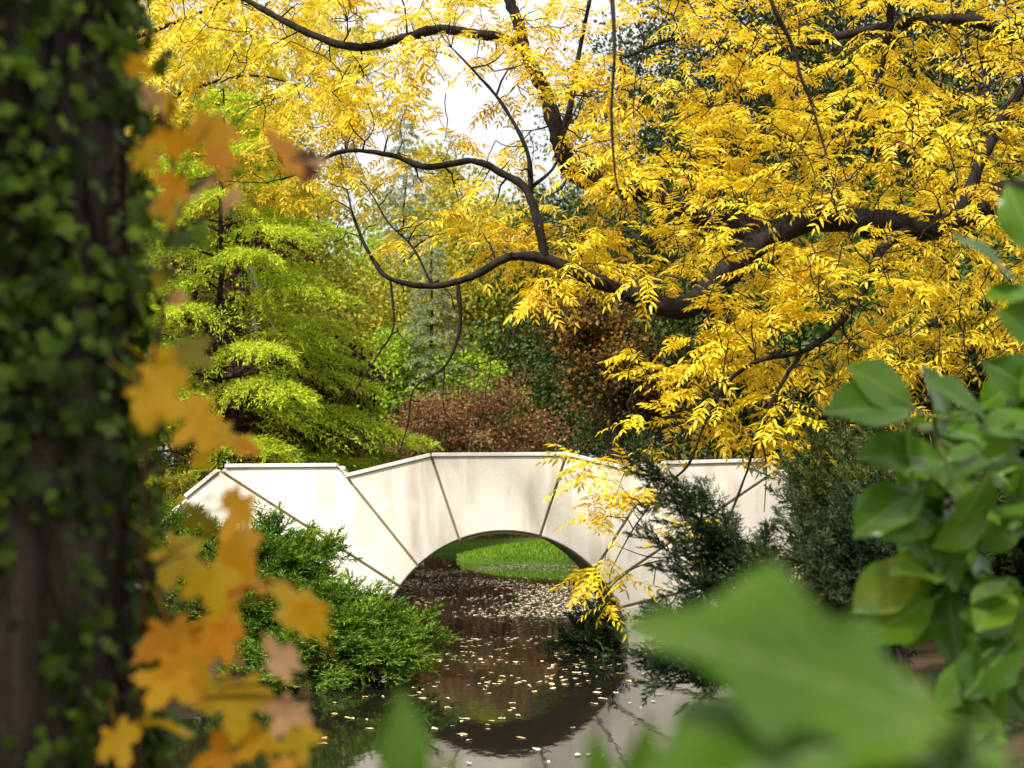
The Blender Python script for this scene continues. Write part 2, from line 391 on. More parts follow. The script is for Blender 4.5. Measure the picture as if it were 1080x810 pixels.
def broad_tree(name, label, cat, base, crowns, ncl, per, size, mat, bark=None, tr=.12, sig=.28, flat=.6, group=None, up=.5, nlimb=14, shell=2.4, stem=True, aspect=1.0):
    base = np.array([base[0], base[1], gh(*base[:2]) - .1 if len(base) < 3 else base[2]])
    root = thing(name, label, cat, base, group)
    bark = bark or M_BGB
    vol = np.array([c[3] * c[4] * c[5] for c in crowns]); pick = rng.choice(len(crowns), ncl, p=vol ** .7 / (vol ** .7).sum())
    C = np.array([crowns[k] for k in pick])
    d = nrm(rng.normal(size=(ncl, 3))); r = rng.random(ncl) ** (1 / shell)
    cen = C[:, :3] + d * C[:, 3:] * r[:, None] * rng.uniform(.8, 1.12, (ncl, 1))
    if stem:
        top = np.mean([c[:3] for c in crowns], 0); top[2] = max(c[2] + c[5] * .4 for c in crowns)
        tp = curve(base, top, 9, rng.normal(size=3) * .15, .012)
        mb = MB(); mb.tube(tp, np.linspace(tr, tr * .25, 9), 8); mb.build('trunk', bark, root, True)
        mb = MB()
        for k in rng.choice(ncl, min(nlimb, ncl), replace=False):
            j = int(np.clip(rng.normal(4.5, 1.8), 1, 7)); s = tp[j]
            mb.tube(curve(s, cen[k], 7, (0, 0, .12 * np.linalg.norm(cen[k] - s)), .02), np.linspace(tr * .38, tr * .07, 7), 5)
        mb.build('limbs', bark, root, True)
    n = ncl * per
    P = np.repeat(cen, per, 0) + rng.normal(size=(n, 3)) * sig * np.array([1, 1, flat])
    outd = nrm(P - np.repeat(C[:, :3], per, 0))
    nr = nrm(rng.normal(size=(n, 3)) * .75 + outd * .5 + np.array([0, 0, up]))
    y = np.cross(nr, rng.normal(size=(n, 3))); y = nrm(y) + np.array([0, 0, -.25])
    mb = MB(); S = size * rng.uniform(.6, 1.25, n)
    mb.inst(LEAF2, P, frames(y, nr), np.stack([S * aspect, S, S], -1))
    mb.build('crown', mat, root)
    return root

def needle_spray(mb, P0, D, L_, nb=14, bl=.1, sub=4, wn=.007, nl=.04, upv=(0, 0, 1), droop=.12, plan=.35):
    """feathery conifer spray: an axis, side branchlets, small scale shoots (vectorised over sprays)"""
    N = len(P0); D = nrm(D); upv = np.broadcast_to(np.asarray(upv, float), (N, 3))
    X_ = nrm(np.cross(D, upv) + 1e-6); Zv = np.cross(X_, D)
    t = np.linspace(.08, 1, nb)[None, :, None]
    axis_p = P0[:, None] + D[:, None] * L_[:, None, None] * t - np.array([0, 0, 1]) * (droop * L_[:, None, None] * t ** 2)
    side = np.where(np.arange(nb) % 2, 1., -1.)[None, :, None]
    an = np.radians(rng.uniform(28, 58, (N, nb, 1)))
    bd = nrm(D[:, None] * np.cos(an) + X_[:, None] * side * np.sin(an) + Zv[:, None] * rng.normal(0, plan, (N, nb, 1)))
    ln = bl * (1.15 - .85 * t) * rng.uniform(.7, 1.2, (N, nb, 1)) * (L_[:, None, None] / L_.mean())
    # shoots along every branchlet
    u = np.linspace(0.1, 1, sub)[None, None, :, None]
    sp = axis_p[:, :, None] + bd[:, :, None] * ln[:, :, None] * u
    s2 = np.where(np.arange(sub) % 2, 1., -1.)[None, None, :, None]
    bx = nrm(np.cross(bd, Zv[:, None]))
    sdir = nrm(bd[:, :, None] + bx[:, :, None] * s2 * .75 + rng.normal(0, .28, (N, nb, sub, 3)))
    k = N * nb * sub
    Pp = sp.reshape(k, 3); Dd = sdir.reshape(k, 3)
    S = nl * rng.uniform(.6, 1.2, k)
    mb.inst(SPIND, Pp, frames(Dd, rand_dirs(k)), np.stack([np.full(k, wn), S, np.full(k, wn)], -1))
    k = N * nb
    Pp = axis_p.reshape(k, 3); S = ln.reshape(k) * 1.05
    mb.inst(SPIND, Pp, frames(bd.reshape(k, 3), rand_dirs(k)), np.stack([np.full(k, wn * .9), S, np.full(k, wn * .9)], -1))

def juniper(name, label, stems, mat, sprays=46, L=(.22, .4), cat='juniper', group=None, base=None, stem_r=.018, arch=.16, **kw):
    """stems: list of (base, tip) – arching stems with sprays on the outer part"""
    base = stems[0][0] if base is None else base
    root = thing(name, label, cat, base, group)
    ms, mf = MB(), MB(); P0, D0 = [], []
    for b, tpt in stems:
        b, tpt = np.asarray(b, float), np.asarray(tpt, float); Ls = np.linalg.norm(tpt - b)
        c = curve(b, tpt, 10, (0, 0, arch * Ls), .012); ms.tube(c, np.linspace(stem_r, stem_r * .22, 10), 5)
        tg = nrm(np.gradient(c, axis=0))
        for k in range(sprays):
            u = rng.uniform(.22, 1) ** .8; x = u * 9; i = min(8, int(x)); p = c[i] * (1 - x + i) + c[i + 1] * (x - i)
            d = tg[i] + rng.normal(0, .55, 3) + np.array([0, 0, .25]); P0.append(p); D0.append(d)
    P0, D0 = np.array(P0), np.array(D0)
    needle_spray(mf, P0, D0, rng.uniform(*L, len(P0)), **kw)
    ms.build('stems', M_TWIG, root, True); mf.build('foliage', mat, root)
    return root

def conifer(name, label, base, height, rad, mat, nb=90, z0=.3, tw=14, tuft=9, nl=.06, wn=.01, droop=.25, tr=.14, spread=.55, cat='conifer', group=None, power=.8, rise=.12, hang=.5):
    base = np.array([base[0], base[1], gh(*base) - .1]); root = thing(name, label, cat, base, group)
    top = base + np.array([0, 0, height])
    mt, mf = MB(), MB(); ml = mt; tp = curve(base, top, 12, None, .002); mt.tube(tp, np.linspace(tr, .015, 12), 8)
    Ps, Ds = [], []
    for k in range(nb):
        f = (k + rng.random()) / nb; z = z0 + (height - z0) * f
        Lb = rad * max(.06, (1 - f)) ** power * rng.uniform(.75, 1.15); a = k * 2.39996 + rng.normal(0, .25)
        o = np.array([math.cos(a), math.sin(a), 0]); p0 = base + np.array([0, 0, z])
        t = np.linspace(0, 1, 9)[:, None]
        c = p0 + o * Lb * t + np.array([0, 0, 1]) * Lb * (rise * t * 2 - droop * t ** 2)
        c[1:] += rng.normal(0, .012 * Lb, (8, 3)); ml.tube(c, np.linspace(.006 + .008 * Lb, .003, 9), 4)
        nt_ = max(4, int(tw * Lb / rad * 2)); sd_ = np.array([-o[1], o[0], 0])
        for j in range(nt_):
            u = .12 + .88 * (j + rng.random()) / nt_; x = u * 8; i = min(7, int(x)); p = c[i] * (1 - x + i) + c[i + 1] * (x - i)
            s = 1 if j % 2 else -1; lt = Lb * spread * (1.1 - u) + .22
            d = nrm(o * rng.uniform(.5, 1.1) + sd_ * s * rng.uniform(.4, 1) + np.array([0, 0, rng.uniform(-.2, .15)]))
            v = np.linspace(.05, 1, tuft)[:, None]
            Ps.append(p + d * lt * v - np.array([0, 0, 1]) * lt * hang * v ** 2); Ds.append(np.repeat(d[None], tuft, 0) - np.array([0, 0, 1]) * hang * 1.6 * v)
    P, Dv = np.concatenate(Ps), np.concatenate(Ds); n = len(P)
    for _ in range(3):
        dd = nrm(Dv + rng.normal(0, .55, (n, 3))); S = nl * rng.uniform(.6, 1.25, n)
        mf.inst(NEEDLE, P + rng.normal(0, .012, (n, 3)), frames(dd, nrm(rng.normal(size=(n, 3)) * .6 + np.array([0, 0, 1]))), np.stack([np.full(n, wn), S, S], -1))
    mt.build('trunk', M_BARK, root, True); mf.build('foliage', mat, root)
    return root

# ------------------------------------------------------------------ the big yellow tree
M_YEL = leaf_mat('golden_leaf', [(.34, .18, .010), (.68, .44, .012), (.82, .60, .016), (.84, .67, .03), (.50, .56, .04)], .36, 1.3, .45, .35)
M_YEL2 = leaf_mat('golden_green_leaf', [(.72, .48, .014), (.78, .58, .02), (.60, .56, .03), (.32, .42, .03)], .42, 1.0, .45, .35)
def pinnate(mb, P, D, Nn, L_, pairs=5, size=.085):
    """compound leaves: opposed leaflets along a drooping rachis"""
    N = len(P); D = nrm(D); X_ = nrm(np.cross(D, Nn)); Zv = np.cross(X_, D)
    dr = rng.uniform(.05, .4, (N, 1))
    ts, ss = [], []
    for i in range(pairs):
        for s in (1, -1): ts.append((i + 1.1) / (pairs + .6)); ss.append(s)
    ts.append(1.0); ss.append(0); ts, ss = np.array(ts), np.array(ss, float); m = len(ts)
    t = ts[None, :, None]
    p = P[:, None] + D[:, None] * (L_[:, None, None] * t) - np.array([0, 0, 1]) * (dr[:, None] * L_[:, None, None] * t ** 2)
    tang = D[:, None] - np.array([0, 0, 1]) * (2 * dr[:, None] * t)
    ang = np.radians(rng.normal(58, 8, (N, m, 1))); s = ss[None, :, None]
    y = np.where(s == 0, tang, tang * np.cos(ang) + X_[:, None] * s * np.sin(ang)) + Zv[:, None] * rng.normal(-.22, .18, (N, m, 1))
    nr = Zv[:, None] + rng.normal(0, .28, (N, m, 3))
    k = N * m
    S = size * rng.uniform(.8, 1.15, k) * np.tile(np.interp(ts, [0, .45, 1], [.8, 1.05, .95]), N) * np.repeat(L_ / L_.mean(), m)
    keep = rng.random(k) > .06
    mb.inst(LEAFLET, p.reshape(k, 3)[keep], frames(y.reshape(k, 3), nr.reshape(k, 3))[keep], S[keep])
    mb.inst(NEEDLE, P, frames(D - np.array([0, 0, 1]) * dr * .8, Zv), np.stack([np.full(N, .006), L_, L_], -1))

class Skeleton:
    def __init__(s): s.p = []; s.r = []; s.mb = MB(); s.tw = MB()
    def limb(s, pts, rad, sides=14, sub=9):
        pts = np.array([at(*p) for p in pts]); n = len(pts)
        # catmull-rom
        E = np.concatenate([[2 * pts[0] - pts[1]], pts, [2 * pts[-1] - pts[-2]]]); out, rr = [], []
        for i in range(n - 1):
            for k in range(sub):
                t = k / sub; a, b, c, d = E[i:i + 4]
                out.append(.5 * (2 * b + (c - a) * t + (2 * a - 5 * b + 4 * c - d) * t * t + (3 * b - a - 3 * c + d) * t ** 3)); rr.append(rad[i] * (1 - t) + rad[i + 1] * t)
        out.append(pts[-1]); rr.append(rad[-1]); out, rr = np.array(out), np.array(rr)
        out[1:-1] += rng.normal(0, .18, (len(out) - 2, 3)) * rr[1:-1, None] * .25
        s.mb.tube(out, rr * .88, sides, .30); s.p += list(out); s.r += list(rr)
        return out
    def grow(s, targets, r0=.014, nseg=6, tipr=.0028):
        tips = []; targets = np.asarray(targets)
        d0 = np.array([np.min(np.linalg.norm(np.array(s.p) - t, axis=1)) for t in targets])
        for t in targets[np.argsort(d0)]:
            Pn = np.array(s.p); Rn = np.array(s.r); dv = t - Pn; dist = np.linalg.norm(dv, axis=1) + np.where(Rn < .006, .15, 0)
            j = int(np.argmin(dist)); p0 = Pn[j]; L_ = np.linalg.norm(t - p0)
            if L_ < .05: tips.append((p0, t, dv[j])); continue
            nn = max(4, min(9, int(L_ / .14) + 3))
            c = curve(p0, t, nn, rng.normal(0, .14, 3) * L_ + np.array([0, 0, .10 * L_]), .035)
            ra = min(Rn[j] * .8, r0 * .55 + .006 * L_); rad = np.linspace(max(ra, tipr), tipr, nn)
            s.tw.tube(c, rad, 5); s.p += list(c[1:]); s.r += list(rad[1:]); tips.append((c[-1], c[-2], c[-1] - c[-2]))
        return tips

def region(x0, y0, x1, y1, d0, d1, n):
    return [at(rng.uniform(x0, x1), rng.uniform(y0, y1), rng.uniform(d0, d1)) for _ in range(n)]
def clumped(x0, y0, x1, y1, d0, d1, n, thr=-.05):
    out = []
    while len(out) < n:
        p = at(rng.uniform(x0, x1), rng.uniform(y0, y1), rng.uniform(d0, d1))
        if noise.noise(Vector(p * np.array([1.3, .7, 2.3])) + Vector((3, 7, 1))) > thr: out.append(p)
    return out
def dress(mb, tips, per=6, L=(.2, .32), size=.085, spread=.35, pairs=5):
    P, D, Nn = [], [], []
    for tip, prev, d in tips:
        d = d / (np.linalg.norm(d) + 1e-9)
        for k in range(per):
            u = rng.random() * .9; p = np.asarray(tip) * (1 - u) + np.asarray(prev) * u + rng.normal(0, .02, 3)
            a = rng.uniform(0, 2 * math.pi); o = np.array([math.cos(a), math.sin(a), rng.uniform(-.4, .1)])
            P.append(p); D.append(o + d * .7); Nn.append(np.array([0, -.12, 1]) + rng.normal(0, .26, 3))
    P, D, Nn = map(np.array, (P, D, Nn)); pinnate(mb, P, D, Nn, rng.uniform(*L, len(P)), pairs, size)

YB = (6.3, 11.8); yb = np.array([*YB, gh(*YB) - .1])
ytree = thing('yellow_tree', 'old spreading tree with golden pinnate leaves and dark limbs reaching over the bridge', 'tree', yb)
sk = Skeleton()
tr_pts = [yb, yb + (-.05, 0, 1.2), yb + (-.2, -.05, 2.6), yb + (-.1, .1, 4.2), yb + (.3, .2, 6), yb + (.4, .1, 8.2)]
mt = MB(); c = np.array(tr_pts); tt = np.linspace(0, 5, 30); c = np.stack([np.interp(tt, range(6), c[:, k]) for k in range(3)], -1)
mt.tube(c, np.interp(tt, range(6), [.42, .34, .31, .24, .16, .05]), 14); mt.build('trunk', M_BARK, ytree, True)
sk.p += list(c); sk.r += list(np.full(len(c), .1))
fork = yb + (-.2, -.05, 2.6)
L = sk.limb
L([(1290, 300, 11.75), (1180, 255, 11.5), (1080, 207, 11.3), (1000, 236, 11.1), (930, 237, 11), (860, 230, 11), (800, 257, 11), (765, 290, 11), (720, 324, 11), (668, 311, 11), (620, 292, 11), (575, 273, 11), (535, 272, 11), (500, 291, 11), (455, 302, 11.1), (410, 293, 11.1), (390, 268, 11.2), (374, 232, 11.2), (366, 200, 11.25)],
  [.22, .18, .15, .13, .125, .118, .112, .108, .105, .078, .062, .048, .037, .033, .028, .022, .017, .012, .006], 11)
L([(575, 270, 11), (568, 238, 11), (555, 200, 11.05), (530, 183, 11.1), (500, 170, 11.1), (450, 176, 11.2), (410, 163, 11.3), (360, 160, 11.4), (318, 182, 11.5), (280, 193, 11.6)], [.042, .042, .038, .034, .031, .028, .025, .020, .012, .006])
L([(560, 205, 11.05), (556, 160, 11), (530, 110, 11), (500, 75, 11.05), (476, 50, 11.1)], [.026, .019, .015, .011, .006])
L([(558, 200, 11.05), (585, 175, 11.1), (596, 140, 11.1), (615, 100, 11.1)], [.02, .014, .01, .006])
L([(810, 250, 11.1), (750, 228, 11.7), (695, 208, 12), (645, 194, 12), (605, 180, 12), (588, 140, 12), (575, 100, 12), (556, 60, 12), (545, 20, 12), (525, -20, 12), (490, -70, 12)], [.11, .11, .11, .105, .10, .08, .068, .06, .055, .05, .04])
L([(556, 55, 12), (530, 40, 12), (500, 36, 12), (460, 31, 12), (420, 42, 12), (375, 50, 12), (330, 37, 12.1), (290, 17, 12.2), (250, -5, 12.3), (200, -30, 12.4)], [.05, .05, .048, .048, .044, .04, .036, .03, .026, .02])
L([(592, 145, 12), (602, 110, 12), (610, 60, 12.1), (622, 0, 12.1), (630, -40, 12.2)], [.034, .03, .024, .02, .014])
L([(1010, 235, 11.1), (1035, 170, 11.1), (1060, 120, 11.2), (1095, 70, 11.3)], [.06, .055, .05, .04])
L([(1000, -70, 12), (948, -10, 12), (938, 28, 12), (930, 70, 12), (905, 120, 11.9), (893, 160, 11.8)], [.06, .048, .04, .025, .018, .01])
L([(1290, 40, 12), (1200, 60, 12), (1100, 45, 12), (1010, 20, 12.1), (900, 35, 12.3), (800, 55, 12.4), (720, 40, 12.5), (660, 60, 12.5)], [.12, .1, .08, .06, .045, .034, .025, .012])
L([(960, 240, 11), (930, 262, 10.7), (915, 300, 10.5), (885, 342, 10.2), (848, 370, 10.1), (802, 380, 10), (766, 405, 10), (742, 450, 10), (726, 490, 10), (700, 515, 10), (668, 558, 10.05), (645, 600, 10.1)], [.05, .042, .032, .026, .022, .018, .015, .012, .010, .008, .006, .004])
L([(846, 371, 10.1), (826, 402, 10), (802, 450, 9.95), (785, 505, 9.9), (760, 562, 9.85), (733, 582, 9.85), (690, 588, 9.9), (648, 575, 9.9)], [.018, .017, .014, .010, .008, .007, .005, .003])
L([(800, 452, 9.95), (808, 490, 9.9), (806, 540, 9.9)], [.009, .006, .003])
L([(700, 590, 9.88), (668, 600, 9.9), (640, 625, 9.95), (655, 640, 9.95)], [.006, .005, .004, .003])
L([(483, 300, 11), (485, 345, 11), (470, 385, 11), (437, 410, 11), (430, 448, 11), (420, 480, 11)], [.020, .018, .013, .010, .007, .003])
L([(469, 386, 11), (468, 430, 11), (482, 448, 11)], [.008, .006, .003])
L([(566, 285, 11), (548, 340, 11), (525, 376, 11), (482, 389, 11)], [.014, .010, .007, .003])
L([(412, 296, 11.1), (415, 345, 11.1), (400, 372, 11.1), (377, 408, 11.1), (366, 430, 11.1)], [.013, .010, .008, .006, .003])
L([(455, 300, 11.1), (436, 262, 11.1), (410, 235, 11.15), (392, 205, 11.2), (380, 190, 11.2)], [.012, .010, .008, .006, .004])
# near twigs hanging in front, a little out of focus
L([(1290, -250, 10.5), (1050, -160, 8.5), (830, -60, 6.4), (840, 60, 6.2), (856, 110, 6.2), (872, 165, 6.2)], [.06, .04, .014, .010, .008, .005], 6)
L([(640, -70, 7.4), (648, 40, 7), (645, 120, 7), (650, 190, 7), (664, 230, 7)], [.013, .011, .009, .007, .003], 6)
tips = []
leafy = (clumped(640, -60, 1110, 130, 10.4, 13.6, 225, -.10) + clumped(650, 120, 1110, 300, 10.9, 13.2, 215, -.10) + region(650, 120, 1110, 300, 9.6, 10.8, 60) + clumped(745, 290, 1110, 400, 9.8, 12.4, 115, -.08)
         + region(640, 340, 860, 470, 9.6, 11, 38) + region(870, 380, 960, 440, 9.8, 11, 9) + region(560, 275, 640, 318, 10.5, 11.5, 10)
         + region(360, -30, 640, 120, 10.8, 13, 66) + region(480, 200, 640, 290, 11.1, 12.2, 34) + region(600, 60, 660, 300, 10.9, 12.5, 34)
         + clumped(150, -40, 380, 140, 11.4, 14, 90) + region(230, 120, 400, 200, 11.2, 12.5, 16) + region(400, 150, 520, 260, 11, 12, 12) + region(380, 20, 620, 190, 11.2, 12.8, 26)
         + region(612, 480, 700, 560, 9.8, 10.3, 13) + region(790, 420, 850, 500, 9.7, 10.2, 6) + region(700, 540, 760, 590, 9.8, 10, 4) + region(610, 590, 670, 650, 9.9, 10.1, 5))
bare = region(340, 160, 620, 330, 10.8, 11.8, 40) + region(380, 330, 560, 450, 10.8, 11.2, 7) + region(360, 0, 640, 160, 11, 13, 30) + region(640, 480, 800, 640, 9.7, 10.2, 10) + region(650, 150, 1080, 440, 9.0, 10.2, 240) + region(840, 130, 1040, 270, 9.2, 10.2, 60) + region(650, -20, 1080, 150, 9.2, 10.4, 170) + region(150, 0, 400, 200, 11, 12.5, 50)
tips = sk.grow(leafy); sk.grow(bare, .016, tipr=.0042)
sk.mb.f += [f + sk.mb.n for f in sk.tw.f]; sk.mb.v += sk.tw.v; sk.mb.build('limbs', M_BARK, ytree, True)
mf = MB(); dress(mf, tips, 5, (.2, .31), .070, pairs=6); mf.build('crown', M_YEL, ytree)

# second, greener golden tree on the left
Y2 = (-8.2, 24.5); b2 = np.array([*Y2, gh(*Y2) - .1])
yt2 = thing('yellow_tree', 'golden green tree with feathery leaves behind the ivy trunk at upper left', 'tree', b2)
s2 = Skeleton(); mt = MB(); c = np.stack([np.interp(np.linspace(0, 3, 14), range(4), v) for v in ((b2[0], b2[0] + .1, b2[0] + .5, b2[0] + .9), (b2[1],) * 4, (b2[2], 2.2, 4.6, 8.4))], -1)
mt.tube(c, np.linspace(.24, .06, 14), 10); mt.build('trunk', M_BARK, yt2, True); s2.p += list(c); s2.r += list(np.linspace(.1, .04, 14))
s2.limb([(60, 150, 24.4), (130, 130, 24), (200, 95, 23.6), (270, 80, 23.4), (340, 100, 23.2)], [.08, .055, .035, .02, .008])
s2.limb([(60, 60, 24.4), (140, 40, 24), (220, 10, 23.8), (300, -20, 23.6)], [.08, .055, .03, .015])
s2.limb([(60, 230, 24.4), (120, 215, 24), (200, 190, 23.6), (270, 195, 23.2)], [.06, .04, .025, .01])
t2 = s2.grow(region(90, -50, 400, 130, 22, 26, 150) + region(110, 110, 330, 225, 22, 26, 90) + region(330, 90, 400, 230, 22, 25, 14), .016)
s2.mb.f += [f + s2.mb.n for f in s2.tw.f]; s2.mb.v += s2.tw.v; s2.mb.build('limbs', M_BARK, yt2, True)
mf = MB(); dress(mf, t2, 10, (.32, .5), .13); mf.build('crown', M_YEL2, yt2)

# ------------------------------------------------------------------ background trees and shrubs
def px2x(px, Y): return (px - 540) / F * Y
def pz(py, Y): return float(at(540, py, Y)[2])
M_LARCH = leaf_mat('larch_needles', [(.11, .17, .012), (.30, .40, .022), (.52, .62, .035), (.68, .68, .06)], .44, 1.6, .6, .15)
M_BRIGHT = leaf_mat('lime_leaf', [(.14, .24, .015), (.27, .42, .02), (.38, .52, .03)], .4, .8, .5, .25)
M_RED = leaf_mat('russet_leaf', [(.05, .022, .014), (.16, .065, .035), (.30, .14, .06), (.24, .22, .06)], .35, .7, .5, .25)
M_ORG = leaf_mat('bronze_leaf', [(.025, .03, .010), (.06, .045, .012), (.22, .11, .015), (.42, .22, .03)], .38, .7, .5, .25)
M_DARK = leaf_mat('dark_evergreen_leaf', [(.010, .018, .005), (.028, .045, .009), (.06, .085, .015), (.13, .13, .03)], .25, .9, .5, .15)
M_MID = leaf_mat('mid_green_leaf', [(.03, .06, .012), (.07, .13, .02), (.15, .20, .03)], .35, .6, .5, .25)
M_OLIVE = leaf_mat('olive_gold_leaf', [(.10, .14, .02), (.28, .30, .03), (.48, .40, .03), (.55, .42, .03)], .4, .6, .5, .2)
M_PURP = leaf_mat('purple_leaf', [(.03, .008, .015), (.09, .025, .045), (.16, .06, .06)], .3, 1, .5, .25)
M_GREY = leaf_mat('grey_green_needle', [(.16, .19, .09), (.28, .32, .17), (.40, .44, .26)], .35, .8, .6, .15)
M_GOLDJ = leaf_mat('golden_juniper', [(.20, .20, .02), (.42, .38, .04), (.5, .42, .06)], .3, 1.2, .6, .15)

conifer('larch_tree', 'feathery lime green larch with layered drooping boughs left of the bridge', (-4.3, 20.8), 7.4, 3.0, M_LARCH, nb=62, z0=.8, tw=42, tuft=13, nl=.085, wn=.02, droop=.34, hang=.36, cat='larch', spread=.44, power=.6, rise=.16, tr=.08)
conifer('larch_tree', 'yellow green larch boughs close behind the ivy trunk', (-6.4, 19.4), 6.0, 2.6, M_LARCH, nb=66, z0=.4, tw=34, tuft=12, nl=.085, wn=.02, droop=.42, hang=.5, cat='larch', spread=.46, power=.6, rise=.2)
conifer('larch_tree', 'smaller lime green larch in front of the lime bush, right of the taller larch', (-3.15, 23.5), 5.1, 1.75, M_LARCH, nb=56, z0=1.5, tw=36, tuft=12, nl=.085, wn=.02, droop=.34, hang=.36, cat='larch', spread=.44, power=.55, rise=.16, tr=.06)
conifer('spruce_tree', 'grey green spruce standing behind the yellow boughs at centre', (px2x(455, 46), 46), 9.2, 2.3, M_GREY, nb=110, z0=.4, tw=13, tuft=8, nl=.16, wn=.03, droop=.35, hang=.35, cat='spruce')
conifer('spruce_tree', 'tall pale spruce rising against the white sky', (px2x(425, 66), 66), 18.5, 3.0, M_GREY, nb=110, z0=1, tw=13, tuft=8, nl=.24, wn=.045, droop=.35, hang=.35, cat='spruce')
Yb = 46
broad_tree('leafy_bush', 'bright lime green bush between the larch and the russet shrub', 'bush', (px2x(440, Yb), Yb), [(px2x(450, Yb), Yb, 4.4, 2.2, 1.5, 2.6), (px2x(405, Yb), Yb, 4.6, 1.6, 1.2, 2.4), (px2x(505, Yb), Yb + .5, 4.9, 1.2, 1, 1.6)], 330, 80, .13, M_BRIGHT, sig=.26)
Yb = 42
broad_tree('russet_shrub', 'rounded weeping shrub with fine russet red leaves behind the bridge crown', 'shrub', (px2x(505, Yb), Yb), [(px2x(505, Yb), Yb, 1.9, 3.4, 1.6, 3.2)], 420, 90, .10, M_RED, sig=.24, shell=4)
Yb = 27
broad_tree('bronze_tree', 'tree with bronze and orange leaves right of the russet shrub', 'tree', (px2x(665, Yb), Yb), [(px2x(650, Yb), Yb, pz(370, Yb), 1.25, 1.0, 1.25), (px2x(700, Yb), Yb + .3, pz(400, Yb), 1.1, .9, 1.3), (px2x(610, Yb), Yb + .4, pz(330, Yb), .9, .8, .8)], 330, 60, .09, M_ORG, sig=.17)
Yb = 24
broad_tree('purple_bush', 'dark purple leaved smoke bush among the larch boughs', 'bush', (px2x(275, Yb), Yb), [(px2x(268, Yb), Yb, pz(255, Yb), .8, .6, .7), (px2x(240, Yb), Yb, pz(330, Yb), 1.2, .6, 1.1), (px2x(330, Yb), Yb - 1.5, pz(430, Yb), 1.3, .6, 1.2), (px2x(230, Yb), Yb - 1, pz(440, Yb), 1.2, .6, 1.0)], 230, 60, .10, M_PURP, sig=.16)
Yb = 34
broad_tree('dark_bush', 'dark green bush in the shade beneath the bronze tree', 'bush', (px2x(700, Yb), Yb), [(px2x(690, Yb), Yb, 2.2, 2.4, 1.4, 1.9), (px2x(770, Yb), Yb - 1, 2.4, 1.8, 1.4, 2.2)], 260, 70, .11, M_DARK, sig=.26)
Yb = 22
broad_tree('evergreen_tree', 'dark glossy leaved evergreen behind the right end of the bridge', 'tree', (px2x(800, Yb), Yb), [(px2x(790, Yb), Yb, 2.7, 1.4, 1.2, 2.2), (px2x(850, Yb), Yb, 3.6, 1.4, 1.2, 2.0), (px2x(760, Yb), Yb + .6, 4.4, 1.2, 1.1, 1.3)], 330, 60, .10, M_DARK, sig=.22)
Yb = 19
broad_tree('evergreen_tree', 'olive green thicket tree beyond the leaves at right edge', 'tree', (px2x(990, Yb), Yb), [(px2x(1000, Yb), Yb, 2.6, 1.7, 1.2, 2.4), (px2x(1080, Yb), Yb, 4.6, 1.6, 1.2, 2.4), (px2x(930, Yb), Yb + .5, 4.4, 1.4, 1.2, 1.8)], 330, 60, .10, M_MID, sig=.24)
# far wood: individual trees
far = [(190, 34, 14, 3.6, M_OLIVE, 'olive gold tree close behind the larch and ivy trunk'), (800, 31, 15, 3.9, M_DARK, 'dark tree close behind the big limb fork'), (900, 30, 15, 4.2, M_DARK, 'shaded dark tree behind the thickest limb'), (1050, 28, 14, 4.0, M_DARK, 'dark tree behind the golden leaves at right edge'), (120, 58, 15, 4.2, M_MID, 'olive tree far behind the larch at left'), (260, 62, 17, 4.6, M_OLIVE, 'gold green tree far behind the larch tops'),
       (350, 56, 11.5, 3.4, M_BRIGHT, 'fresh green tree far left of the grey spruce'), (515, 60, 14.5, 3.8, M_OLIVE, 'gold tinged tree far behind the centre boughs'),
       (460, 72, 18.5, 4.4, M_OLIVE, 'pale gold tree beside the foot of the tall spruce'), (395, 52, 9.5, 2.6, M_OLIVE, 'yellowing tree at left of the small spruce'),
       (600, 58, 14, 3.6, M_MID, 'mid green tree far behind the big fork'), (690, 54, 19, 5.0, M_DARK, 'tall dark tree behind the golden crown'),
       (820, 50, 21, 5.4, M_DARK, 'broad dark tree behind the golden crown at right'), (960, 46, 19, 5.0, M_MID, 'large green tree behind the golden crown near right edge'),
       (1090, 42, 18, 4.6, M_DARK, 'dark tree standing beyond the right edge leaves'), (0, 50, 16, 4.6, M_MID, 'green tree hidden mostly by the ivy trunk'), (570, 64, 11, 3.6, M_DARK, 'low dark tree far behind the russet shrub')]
for px, Y, h, r, m, lab in far:
    ls = .0034 * Y
    x = px2x(px, Y); z = gh(x, Y)
    broad_tree('broadleaf_tree', lab, 'tree', (x, Y), [(x, Y, z + h * .62, r, r * .8, h * .38), (x - r * .5, Y, z + h * .36, r * .8, r * .7, h * .26), (x + r * .55, Y, z + h * .42, r * .75, r * .7, h * .26)], (760 if Y < 40 else 420), int(min(110, 2.6 / ls ** 2 * (r / 4.2) ** 2)) if Y < 40 else 85, ls, m, tr=.22, sig=.45, shell=2.6)
